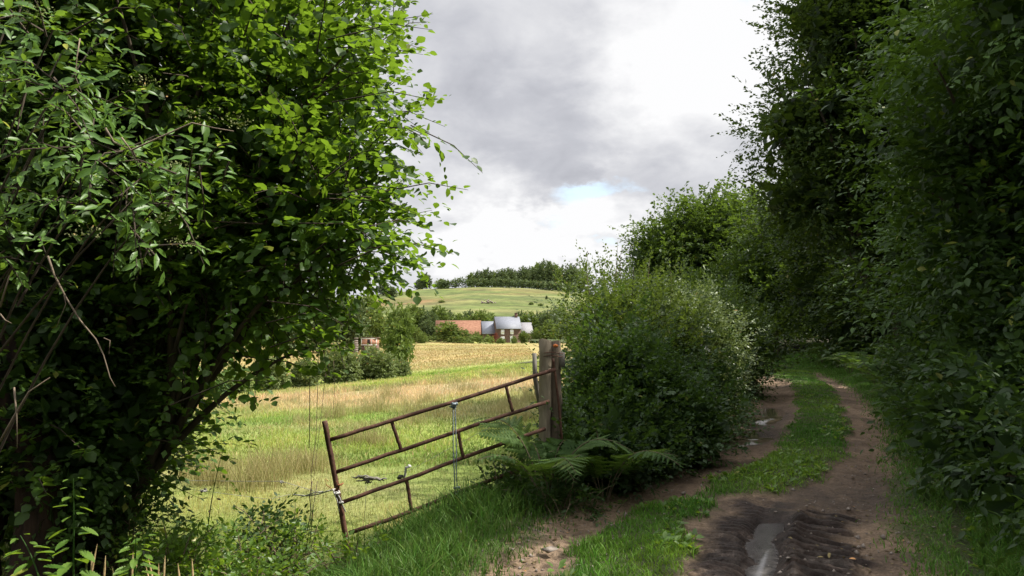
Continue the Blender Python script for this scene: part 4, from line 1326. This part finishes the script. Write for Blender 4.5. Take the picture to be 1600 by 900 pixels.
postpiece(852, 531, 7.28, .058, 'trunk_post', 'post', 1, .01)
postpiece(866, 533, 7.34, .06, 'trunk_post', 'post_dark', 2, -.015)
g = Geo()
g.box(P(878, 562, 7.3) - pb, (.055, .02, .14))
g.build('board', M['grey_wood'], post)
g = Geo()
tk = np.linspace(0, 2 * np.pi, 30)
for vv in (551, 556):
    c = P(860, vv, 7.3) - pb
    g.tube(np.stack([c[0] + .115 * np.cos(tk), c[1] + .085 * np.sin(tk), c[2] + .008 * np.sin(3 * tk)], 1), .004, 4)
g.build('wire_wrap', M['rust'], post)
g = Geo()
c = P(868, 541, 7.24) - pb
g.tube(np.stack([c + [-.022, 0, 0], c + [0, 0, .006], c + [.022, 0, 0]]), np.array([.012, .018, .011]), 8)
g.build('insulator', M['orange'], post, True)
st = thing('wooden_stake', 'thin split stake leaning beside the gate post', 'stake', on_ground(*(P(836, 640, 7.5)[:2])))
g = Geo()
sbp = np.array(st.location)
g.tube(np.array([P(835, 552, 7.45), P(836, 590, 7.46), P(840, 612, 7.48), P(847, 650, 7.5)]) - sbp, np.array([.022, .024, .026, .026]), 5)
g.tube(np.array([P(847, 650, 7.5) - sbp, np.array([.07, 0, -.05])]), np.array([.026, .026]), 5)
g.build('stick', M['grey_wood'], st)

# ropes, tapes and wires on the gate
def loose(name, label, cat, strands, mat, knots=(), k=5):
    p0 = np.array(strands[0][0][0])
    g = Geo()
    for pts, r in strands:
        g.tube(np.array(pts), r, k)
    for c, r in knots:
        an = np.linspace(0, 4 * np.pi, 26)
        rr_ = np.random.default_rng(int(r * 1e5))
        ax = unit(rr_.normal(size=3)); bx_ = unit(np.cross(ax, [0, 0, 1.]))
        g.tube(np.asarray(c) + r * (np.cos(an)[:, None] * ax + np.sin(an)[:, None] * bx_) + rr_.normal(0, r * .25, (26, 3)), r * .35, 5)
    o = g.build(name, M[mat], None, True)
    return tag(o, label, cat)


f = -.03
loose('rope', 'blue and white rope knotted on the top rail and hanging down', 'rope',
      [([gp(708, 632, f), gp(708, 665, f), gp(708, 700, f), gp(710, 740, f), gp(711, 770, f)], .0055), ([gp(711, 632, f), gp(712, 665, f), gp(713, 700, f), gp(713, 740, f), gp(715, 772, f)], .005), ([gp(714, 760, f), gp(718, 775, f), gp(712, 782, f)], .005)],
      'rope_blue', [(gp(709, 631, f), .022), (gp(709, 635, f), .018), (gp(715, 762, f), .018), (gp(714, 772, f), .014)])
loose('rope', 'frayed white tape tied round the gate stile', 'rope',
      [([gp(519, 764, f), gp(530, 776, f), gp(534, 786, f), gp(540, 800, f)], .006), ([gp(521, 768, f), gp(527, 782, f), gp(530, 800, f)], .005), ([gp(524, 764, f), gp(510, 768, .0), gp(498, 772, .1), gp(480, 775, .2), gp(458, 773, .3)], .006), ([gp(505, 768, .05), gp(490, 770, .15), gp(470, 777, .25)], .005)],
      'rope_white', [(gp(526, 770, f), .02), (gp(533, 785, f), .014)])
loose('rope', 'orange twine knotted on the gate stile', 'rope', [([gp(513, 752, f), gp(508, 748, f), gp(510, 758, f), gp(522, 766, f), gp(532, 758, f), gp(526, 752, f)], .004)], 'twine', [(gp(532, 757, f), .016)])
b1, b2 = gp(500, 765), P(250, 752, 6.4)
loose('fence_wire', 'thin slack fence wires running left from the gate into the hazel', 'wire',
      [([P(500, 770, 6.7), P(440, 752, 6.7), P(380, 752, 6.6), P(300, 751, 6.5), P(215, 750, 6.3)], .0022), ([P(455, 772, 6.75), P(420, 780, 6.7), P(380, 775, 6.6), P(300, 765, 6.5), P(230, 772, 6.4)], .0018)], 'wire', [(P(440, 753, 6.7), .012), (P(318, 767, 6.5), .02)])
loose('fence_wire', 'thin wire running behind the gate up to the post', 'wire', [([P(560, 748, 7.4), P(640, 735, 7.4), P(700, 702, 7.5), P(780, 660, 7.6), P(842, 624, 7.5)], .0018), ([P(572, 750, 7.4), P(571, 790, 7.4), P(568, 822, 7.4)], .0022)], 'wire')
g = Geo()
sr = np.random.default_rng(12)
for u0, u1, v, w in ((549, 578, 745, .012), (562, 604, 748, .016), (556, 590, 750, .010), (570, 582, 754, .014)):
    n_ = 9
    p = np.array([P(u0 + (u1 - u0) * q / (n_ - 1), v + sr.normal(0, 1.2), 7.35 + sr.normal(0, .01)) for q in range(n_)])
    g.tube(p, w * (.25 + .75 * np.sin(np.linspace(.2, 3.0, n_))) * sr.uniform(.6, 1.2, n_), 4)
g.tube(np.array([P(566, 747, 7.36), P(575, 751, 7.36), P(590, 746, 7.36), P(600, 751, 7.36)]), .006, 4)
tag(g.build('feed_bag', M['grey_wood']), 'torn grey white bag caught on the wire behind the gate', 'bag')
loose('rope', 'white tape loop hanging from the wire in the meadow', 'rope', [([P(642, 728, 7.3), P(634, 731, 7.3), P(633, 742, 7.3), P(629, 750, 7.3)], np.array([.013, .013, .012, .008]))], 'rope_white', [(P(640, 728, 7.3), .012)])
loose('insulator', 'dark plastic insulator on the wire behind the third gate rail', 'insulator', [([P(621, 748, 7.3), P(625, 745, 7.3), P(630, 743, 7.3)], np.array([.012, .024, .010]))], 'dark_plastic')
# hanging bindweed and strings under the hazel branch
loose('hanging_vine', 'thin dry vine strands hanging from the hazel left of the gate', 'vine',
      [([P(498, 540, 5.6), P(496, 620, 5.6), P(494, 680, 5.6), P(486, 740, 5.6), P(488, 800, 5.6), P(476, 870, 5.6)], .0022), ([P(512, 545, 5.65), P(505, 620, 5.65), P(497, 690, 5.65), P(490, 750, 5.65)], .0018), ([P(484, 590, 5.6), P(484, 660, 5.6), P(483, 700, 5.6)], .003), ([P(521, 560, 5.6), P(523, 600, 5.6), P(521, 640, 5.6)], .0015), ([P(488, 752, 5.6), P(484, 775, 5.6), P(486, 800, 5.6), P(480, 830, 5.6)], .004), ([P(496, 752, 5.6), P(490, 790, 5.6), P(484, 850, 5.6)], .003)], 'dead')

# pebbles and fallen leaves on the bare earth
sr = np.random.default_rng(31)
n = 1500
yy = 4 * (16 / 4) ** sr.random(n)
uu = np.where(sr.random(n) < .5, sr.normal(-1.0, .35, n), sr.normal(1.15, .4, n))
g = Geo()
ico = np.array([[0, 0, 1], [.9, 0, .3], [.28, .85, .3], [-.72, .53, .3], [-.72, -.53, .3], [.28, -.85, .3], [0, 0, -.6]], float)
icf = np.array([[0, 1, 2], [0, 2, 3], [0, 3, 4], [0, 4, 5], [0, 5, 1], [6, 2, 1], [6, 3, 2], [6, 4, 3], [6, 5, 4], [6, 1, 5]])
for y, u in zip(yy, uu):
    xy = lane_pt(y, u)
    ya = np.array([y])
    z = float(lane_height(np.interp(ya, LC[:, 1], _s), np.array([u]), ya, mid_grass(ya, np.array([u])), mud(ya, np.array([u])))[0])
    s = sr.lognormal(-4.75, .5)
    g.add(ico * s * sr.uniform(.6, 1.3, 3) + sr.normal(0, s * .12, ico.shape) + [xy[0], xy[1], z], icf)
tag(g.build('gravel', M['stone']), 'small stones and clods scattered on the bare ruts', 'gravel', kind='stuff')
for u, v, s, lab in ((857, 860, .05, 'flat pale stone at the left edge of the lane'), (1000, 860, .035, 'grey stone lying in the near lane grass')):
    d = EYE * FPX / (v - 500)
    a = P(u, v, d)
    V = ico * s * [1.6, 1.1, .6] + np.random.default_rng(u).normal(0, s * .1, ico.shape)
    o = mesh('stone', V, icf, M['stone'])
    o.location = (a[0], a[1], .02)
    tag(o, lab, 'stone')
n = 1600
yy = 4 * (14 / 4) ** sr.random(n)
uu = np.where(sr.random(n) < .5, sr.normal(-1.15, .3, n), sr.normal(1.3, .3, n))
pp = np.array([[*lane_pt(y, u), 0] for y, u in zip(yy, uu)])
pp[:, 2] = lane_height(np.interp(yy, LC[:, 1], _s), uu, yy, mid_grass(yy, uu), mud(yy, uu)) + .008
V, F, q = leaf_arrays(pp, sr.normal(0, 1, (n, 3)) * [1, 1, .1], np.array([0, 0, 1.]) + sr.normal(0, .25, (n, 3)), sr.uniform(.012, .05, n), 'oval', sr.random(n))
tag(mesh('leaf_litter', V, F, leaf_mat('litter', (.10, .07, .035), (.2, .16, .07), (.2, .15, .05), .15, .7, .2), None, {'rnd': q}), 'dead leaves and bits of straw lying in the ruts', 'leaf litter', kind='stuff')

# ------------------------------------------------------------------ the far valley
def far_crown(seed, n, nl, ls, L, lobes, lump=.35, shape='diamond', upbias=.3):
    r = np.random.default_rng(seed)
    A, D, k = lobe_anchors(lobes, n, r, .5, lump, upbias)
    kk = A[:, 2] > .03
    A, D = A[kk], D[kk]
    return leaf_arrays(*sprays(A, D, np.full(len(A), L), nl, ls, shape, r, droop=.1, flat=.6))


def far_proto(name, mat, seed, lobes, n=620, nl=7, ls=.10, L=.12, trunk=.03, crown='crown', stem='trunk', lump=.35):
    """a tree of unit height; copied and scaled"""
    o = thing(name, 'tree', 'tree')
    V, F, rn = far_crown(seed, n, nl, ls, L, lobes, lump)
    mesh(crown, V, F, M[mat], o, {'rnd': rn})
    g = Geo()
    r = np.random.default_rng(seed)
    g.tube(bez((0, 0, -.03), (.02, 0, .3), (0, .01, .65), 7), np.linspace(trunk, trunk * .4, 7), 7)
    for q in range(7):
        a = r.uniform(0, 6.28)
        lb = lobes[r.integers(len(lobes))]
        g.tube(bez((0, 0, r.uniform(.15, .5)), (lb[0] * .5, lb[1] * .5, lb[2] * .9), (lb[0] + .1 * math.cos(a), lb[1] + .1 * math.sin(a), lb[2]), 5), np.linspace(trunk * .5, trunk * .1, 5), 4, cap=False)
    g.build(stem, M['bark'], o, True)
    return o


def copy_tree(o):
    c = link(o.copy())
    for ch in list(o.children):
        link(ch.copy(), c)
    return c


FP = {
    'round': far_proto('broadleaf_tree', 'far', 201, [(0, 0, .6, .34, .34, .36), (.2, 0, .45, .26, .26, .28), (-.2, .05, .42, .26, .26, .28), (0, -.1, .3, .3, .28, .26)]),
    'dark': far_proto('broadleaf_tree', 'far_dark', 202, [(0, 0, .6, .32, .32, .38), (.16, 0, .4, .28, .26, .32), (-.18, .05, .38, .28, .26, .32)]),
    'bush': far_proto('willow_bush', 'far_grey', 204, [(0, 0, .5, .48, .44, .5), (.4, 0, .38, .36, .36, .4), (-.38, .05, .4, .38, .36, .42), (0, -.15, .28, .6, .35, .3)], n=1500, crown='foliage', stem='stem'),
    'green_bush': far_proto('hawthorn_bush', 'far', 205, [(0, 0, .5, .45, .42, .48), (.35, 0, .36, .36, .36, .38), (-.36, .05, .36, .36, .36, .38), (0, -.15, .25, .55, .35, .28)], n=620, crown='foliage', stem='stem'),
    'red': far_proto('copper_bush', 'red_leaf', 206, [(0, 0, .5, .42, .4, .48), (.2, 0, .36, .36, .36, .38)], n=200, crown='foliage', stem='stem'),
}
used = set()


def far(kind, u, v0, v1, d, label, group=None, cat=None, wide=1.0, base=None):
    """a tree or bush whose foot is hidden or seen at v0 and whose top reaches v1 in the photograph"""
    x_ = (u - 800) / FPX * d
    zb = tz(x_, d) if base is None else base
    top = P(u, v1, d)[2]
    h = max(.6, top - zb)
    o = FP[kind] if kind not in used else copy_tree(FP[kind])
    used.add(kind)
    o.location = (x_, d, zb)
    ww = h * wide
    o.scale = (ww, ww, h)
    o.rotation_euler = (0, 0, (u * 1.7 + d) % 6.28)
    tag(o, label, cat or ('bush' if 'bush' in kind or kind == 'red' else 'tree'), group)
    return o


# willow bushes across the meadow and the tall one beside them
WB = 'grey green bushes across the meadow'
for u, v1, d, w, lab in ((368, 570, 44, .8, 'leftmost grey green bush beyond the meadow, half hidden by the hazel'), (425, 556, 46, .85, 'second grey green bush from the left beyond the meadow'), (478, 560, 47, .8, 'grey green bush in the middle of the meadow row'), (530, 543, 50, .85, 'largest rounded grey green bush below the pink shed'), (585, 545, 51, .9, 'grey green bush next to the tall green tree'), (625, 562, 53, .9, 'small bush at the right end of the meadow row')):
    far('bush', u, 600, v1, d, lab, WB, wide=w)
FT = 'trees across the meadow'
far('round', 624, 590, 478, 62, 'bright green tree rising right of the pink shed', FT, wide=.55)
far('round', 592, 560, 488, 140, 'green tree close behind the pink shed on its right', FT, wide=.6)
far('dark', 500, 550, 445, 118, 'dark tree behind the hazel twigs left of the shed', FT, wide=.7)
far('dark', 548, 540, 470, 122, 'dark tree standing directly behind the pink shed', FT, wide=.9)
far('dark', 450, 550, 440, 125, 'dark tree left of the shed seen through hazel leaves', FT, wide=.8)
far('round', 400, 560, 450, 120, 'green tree farthest left beyond the meadow', FT, wide=.8)
far('round', 575, 540, 462, 150, 'tall green tree behind the shed, half covered by hazel sprays', FT, wide=.7)
# trees in front of and round the farm
FR = 'trees and bushes round the farm'
FRONT = [('round', 652, 512, 205, .8, 'rounded green tree left of the red roofed barn'), ('dark', 668, 500, 215, .8, 'dark tree at the barn left corner'), ('green_bush', 660, 519, 196, .9, 'low green bush at the edge of the stubble, left of the barn'), ('round', 700, 503, 212, 1.5, 'broad dark green tree covering the left half of the barn'),
         ('green_bush', 724, 515, 214, 1.2, 'bush before the middle of the red roof'), ('green_bush', 745, 518, 222, .7, 'light green bush before the grey link roof'), ('green_bush', 762, 523, 222, .7, 'low bush left of the red shrub'), ('red', 775, 520, 224, .7, 'dark red shrub at the farmhouse corner'), ('green_bush', 783, 528, 218, 1.4, 'low garden bush under the farmhouse windows'), ('green_bush', 803, 525, 219, .9, 'pale rounded garden bush right of the farmhouse door'),
         ('round', 818, 517, 214, .8, 'round green bush before the right hand annex'), ('green_bush', 838, 513, 212, .8, 'green bush at the far right of the farm'), ('round', 858, 500, 210, .8, 'green tree right of the farm, half behind the hedge'), ('green_bush', 880, 505, 206, .9, 'bush behind the gate post top')]
for kd, u, v1, d, w, lab in FRONT:
    far(kd, u, 535, v1, d, lab, FR, wide=w)
BK = 'trees behind the farm'
ordn = ['leftmost', 'second', 'third', 'fourth', 'fifth', 'sixth', 'seventh', 'eighth', 'ninth', 'tenth', 'eleventh', 'twelfth', 'thirteenth', 'fourteenth', 'fifteenth', 'sixteenth', 'seventeenth', 'eighteenth']
bk = [(632, 486, 'round'), (645, 476, 'round'), (658, 482, 'dark'), (672, 488, 'dark'), (685, 479, 'round'), (700, 488, 'dark'), (716, 490, 'round'), (733, 487, 'dark'), (750, 485, 'round'), (765, 489, 'round'), (812, 488, 'dark'), (826, 487, 'round'), (842, 489, 'dark'), (858, 486, 'dark'), (874, 480, 'round')]
for q, (u, v1, kd) in enumerate(bk):
    far(kd, u, 520, v1, 262 + (q * 7) % 18, '%s tree%s in the row behind the farm roofs' % (ordn[q], ' from the left' if q else ''), BK, wide=.85)
# ridge: hedge, trees
RG = 'trees along the hilltop'
rdg = [(664, 428, 'dark', .95), (655, 437, 'dark', 1.0), (690, 436, 'green_bush', 1.2), (737, 426, 'round', .75), (748, 424, 'dark', .8), (760, 421, 'dark', .8), (772, 424, 'round', .75), (784, 422, 'dark', .95), (795, 420, 'dark', .95), (806, 424, 'dark', .8), (818, 418, 'dark', .75), (830, 419, 'dark', .8), (842, 411, 'round', .8), (853, 409, 'dark', .8), (864, 412, 'round', .8), (876, 418, 'dark', .8), (893, 415, 'dark', .8), (905, 420, 'round', .9)]
for q, (u, v1, kd, w) in enumerate(rdg):
    far(kd, u, 447, v1, 548 + (q * 13) % 40, '%s tree%s on the hilltop skyline' % (ordn[q], ' from the left' if q else ''), RG, wide=w)
for q, (u, v1, w) in enumerate(((612, 448, 1.1), (626, 455, 1.2), (640, 452, 1.0), (600, 440, .9))):
    far('dark', u, 470, v1, 470 + 9 * q, ['green tree on the hill edge seen past the hazel sprays', 'low tree on the hill edge, right of its neighbour', 'small tree at the hill edge nearest the skyline tree', 'tall tree at the hill left end behind hazel leaves'][q], 'trees at the left edge of the hill', wide=w)
def hedge_line(name, label, pts, h, n, ls, mat, seed):
    r = np.random.default_rng(seed)
    pts = np.array(pts, float)
    t = r.random(n) * (len(pts) - 1)
    k = t.astype(int)
    xy = pts[k] + (pts[np.minimum(k + 1, len(pts) - 1)] - pts[k]) * (t - k)[:, None]
    hh = h * (.75 + .5 * fbm(t * 3, t * 0 + 2, 3))
    A = np.column_stack([xy[:, 0], xy[:, 1] + r.normal(0, h * .3, n), terrain(xy[:, 0], xy[:, 1]) + hh * r.random(n) ** .7])
    o = thing(name, label, 'hedge', (pts[0][0], pts[0][1], tz(*pts[0])))
    D = r.normal(0, 1, (n, 3)) + [0, -.4, .5]
    V, F, rn = leaf_arrays(*sprays(A - np.array(o.location), D, np.full(n, ls * 1.5), 6, ls, 'diamond', r, droop=.1, flat=.6))
    mesh('foliage', V, F, M[mat], o, {'rnd': rn})
    return o


hedge_line('hedge', 'dark hedgerow along the top of the hillside pasture', [((u - 800) / FPX * d, d) for u, d in ((684, 515), (720, 522), (760, 528), (810, 527), (850, 522), (900, 515))], 5.0, 1500, 1.3, 'far_dark', 301)
hedge_line('hedge', 'low scrubby hedge at the bottom of the hillside pasture', [((u - 800) / FPX * 285, 285) for u in (600, 660, 720, 780, 840, 900)], 3.0, 900, .9, 'far', 302)
hedge_line('hedge', 'low leafy hedge between the stubble and the barn', [((u - 800) / FPX * 209, 209) for u in (632, 660, 700, 740, 772)], 1.7, 700, .45, 'far', 303)
# rubble heap and lone bush on the hillside
def hill_spot(u, v):
    d = np.linspace(280, 520, 400)
    x_ = (u - 800) / FPX * d
    z = terrain(x_, d)
    vv = 500 - (z - EYE) / d * FPX
    k = int(np.argmin(np.abs(vv - v)))
    return x_[k], d[k], z[k]


sx, sy, sz_ = hill_spot(764, 474)
g = Geo()
sr = np.random.default_rng(4)
for q in range(26):
    s = sr.uniform(.35, .8)
    g.add(ico * s * sr.uniform(.7, 1.3, 3) + [sr.normal(0, 2.0), sr.normal(0, .6), abs(sr.normal(0, .6))], icf)
o = tag(g.build('stone_heap', M['stone']), 'small heap of grey stones on the hillside pasture', 'stone heap')
o.location = (sx, sy, sz_)
hx, hy, hz = hill_spot(854, 468)
far('dark', 854, 468, 462, hy, 'lone little dark bush on the hillside pasture', None, 'bush', .7)
for q, (u, v) in enumerate(((830, 476), (845, 478), (690, 473))):
    hx, hy, hz = hill_spot(u, v)
    far('green_bush', u, v, v - 4, hy, ['scrubby patch right of the stone heap on the hill', 'scrubby patch nearest the hedge bushes on the hill', 'scrub bush at the rusty bracken patch on the hill'][q], None, 'bush', 2.0)

# ------------------------------------------------------------------ farm buildings
def gable(name, label, x, y, w, dp, eave, ridge, rz, wall, roof, wins=(), doors=(), chim=None, group='farm buildings', over=.25, sink=0):
    zb = tz(x, y) - .1 - sink
    o = thing(name, label, 'building', (x, y, zb), group, rz)
    g = Geo()
    a, b_ = w / 2, dp / 2
    V = [(-a, -b_, 0), (a, -b_, 0), (a, b_, 0), (-a, b_, 0), (-a, -b_, eave), (a, -b_, eave), (a, b_, eave), (-a, b_, eave), (-a, 0, ridge), (a, 0, ridge)]
    g.add(V, [np.array([[0, 1, 5, 4], [2, 3, 7, 6]]), np.array([[1, 2, 6, 9, 5], [3, 0, 4, 8, 7]])])
    g.build('wall', M[wall], o)
    g = Geo()
    th = .14
    sl = math.hypot(b_, ridge - eave)
    for s in (-1, 1):
        ey, ez = s * (b_ + over), eave - over * (ridge - eave) / b_
        q = np.array([(-a - over, ey, ez + .02), (a + over, ey, ez + .02), (a + over, 0, ridge + .02), (-a - over, 0, ridge + .02)])
        q2 = q + [0, 0, th]
        g.add(np.concatenate([q, q2]), np.array([[0, 3, 2, 1], [4, 5, 6, 7], [0, 1, 5, 4], [1, 2, 6, 5], [2, 3, 7, 6], [3, 0, 4, 7]]))
    rf = g.build('roof', M[roof], o)
    if chim is not None:
        for cx_ in chim:
            g = Geo()
            g.box((cx_, 0, ridge + .45), (.8, .6, 1.6))
            g.box((cx_, 0, ridge + 1.3), (.95, .75, .14))
            g.build('chimney', M['brick'], rf)
    for wx, wz, ww, wh in wins:
        g = Geo()
        for dx, dz, sx_, sz2 in ((-ww / 2, 0, .14, wh), (ww / 2, 0, .14, wh), (0, wh / 2, ww + .14, .14), (0, -wh / 2, ww + .14, .14), (0, 0, .07, wh)):
            g.box((wx + dx, -b_ - .05, wz + dz), (sx_, .14, sz2))
        f_ = g.build('window', M['white'], o)
        g = Geo()
        g.box((wx, -b_ - .02, wz), (ww, .07, wh))
        g.build('shutter', M['white'], f_)
    for wx, ww, wh, mt in doors:
        g = Geo()
        g.box((wx, -b_ - .04, wh / 2), (ww, .1, wh))
        g.box((wx, -b_ - .06, wh + .08), (ww + .3, .12, .16))
        d_ = g.build('door', M[mt], o)
        g = Geo()
        g.box((wx + ww * .35, -b_ - .12, wh * .45), (.06, .08, .2))
        g.build('handle', M['dark_plastic'], d_)
    return o


k_ = 240 / FPX
gable('farmhouse', 'two storey brown brick farmhouse with grey slate roof', (792 - 800) * k_, 240, 7.4, 6.4, 4.6, 8.0, R(12), 'brick', 'slate',
      [(-2.0, 3.5, .9, 1.3), (.9, 3.5, .9, 1.3), (-2.0, 1.3, 1.0, 1.4)], [(.9, 1.1, 2.1, 'white')], [2.9])
gable('farm_barn', 'long low barn with red tiled roof', (716 - 800) * k_, 241, 13.6, 6.0, 3.1, 7.0, R(5), 'brick', 'tile', (), [(2, 2.4, 2.4, 'post_dark'), (-3, 1.4, 2.2, 'post_dark')])
gable('farm_outbuilding', 'small grey roofed link between barn and farmhouse', (763 - 800) * k_, 241.5, 4.0, 5.6, 3.1, 6.6, R(8), 'brick', 'slate', (), [(0, 1.2, 2.1, 'post_dark')])
gable('farm_outbuilding', 'low annex with pale sheet roof right of the farmhouse', (818 - 800) * k_, 242, 4.6, 5.4, 3.2, 6.2, R(12), 'brick', 'slate_light', (), [(0, 1.2, 2.0, 'post_dark')])

# the small pink shed across the meadow
ks = 106 / FPX
px, py = (577 - 800) * ks, 106.0
pz = P(577, 539, 106)[2]
shed = thing('garden_shed', 'small shed of salmon pink boards framed in white across the meadow', 'shed', (px, py, pz - 1.2))
g = Geo()
hh = .85
g.box((0, 1.0, 1.2 + hh / 2), (2.1, 1.9, hh), None)
g.build('wall', M['pink'], shed)
g = Geo()
for dx in (-1.02, .35, 1.02):
    g.box((dx, .02, 1.2 + hh / 2), (.09, .1, hh))
g.box((0, .02, 1.2 + hh), (2.2, .12, .1))
g.box((0, .02, 1.2), (2.2, .12, .09))
g.build('frame', M['white'], shed)
g = Geo()
g.box((-.05, .03, 1.2 + hh / 2), (.38, .06, hh * .82))
g.build('window', M['glass_dark'], shed)
g = Geo()
g.box((0, 1.0, .6), (2.1, 1.8, 1.2))
g.build('base', M['brick'], shed)
g = Geo()
g.box((0, 1.0, 1.2 + hh + .12), (2.5, 2.3, .1), [[1, 0, 0], [0, 1, .04], [0, -.04, 1]])
g.build('roof', M['post_dark'], shed)
qx = (558 - 800) * ks
pl = thing('stone_pillar', 'grey stone pillar left of the pink shed', 'pillar', (qx, 105.6, P(558, 545, 105.6)[2] - .6))
g = Geo()
for q in range(6):
    g.box((np.random.default_rng(q).normal(0, .02), 0, .15 + q * .3), (.44, .42, .285))
g.box((0, 0, 2.04), (.5, .48, .1))
g.build('shaft', M['stone'], pl)
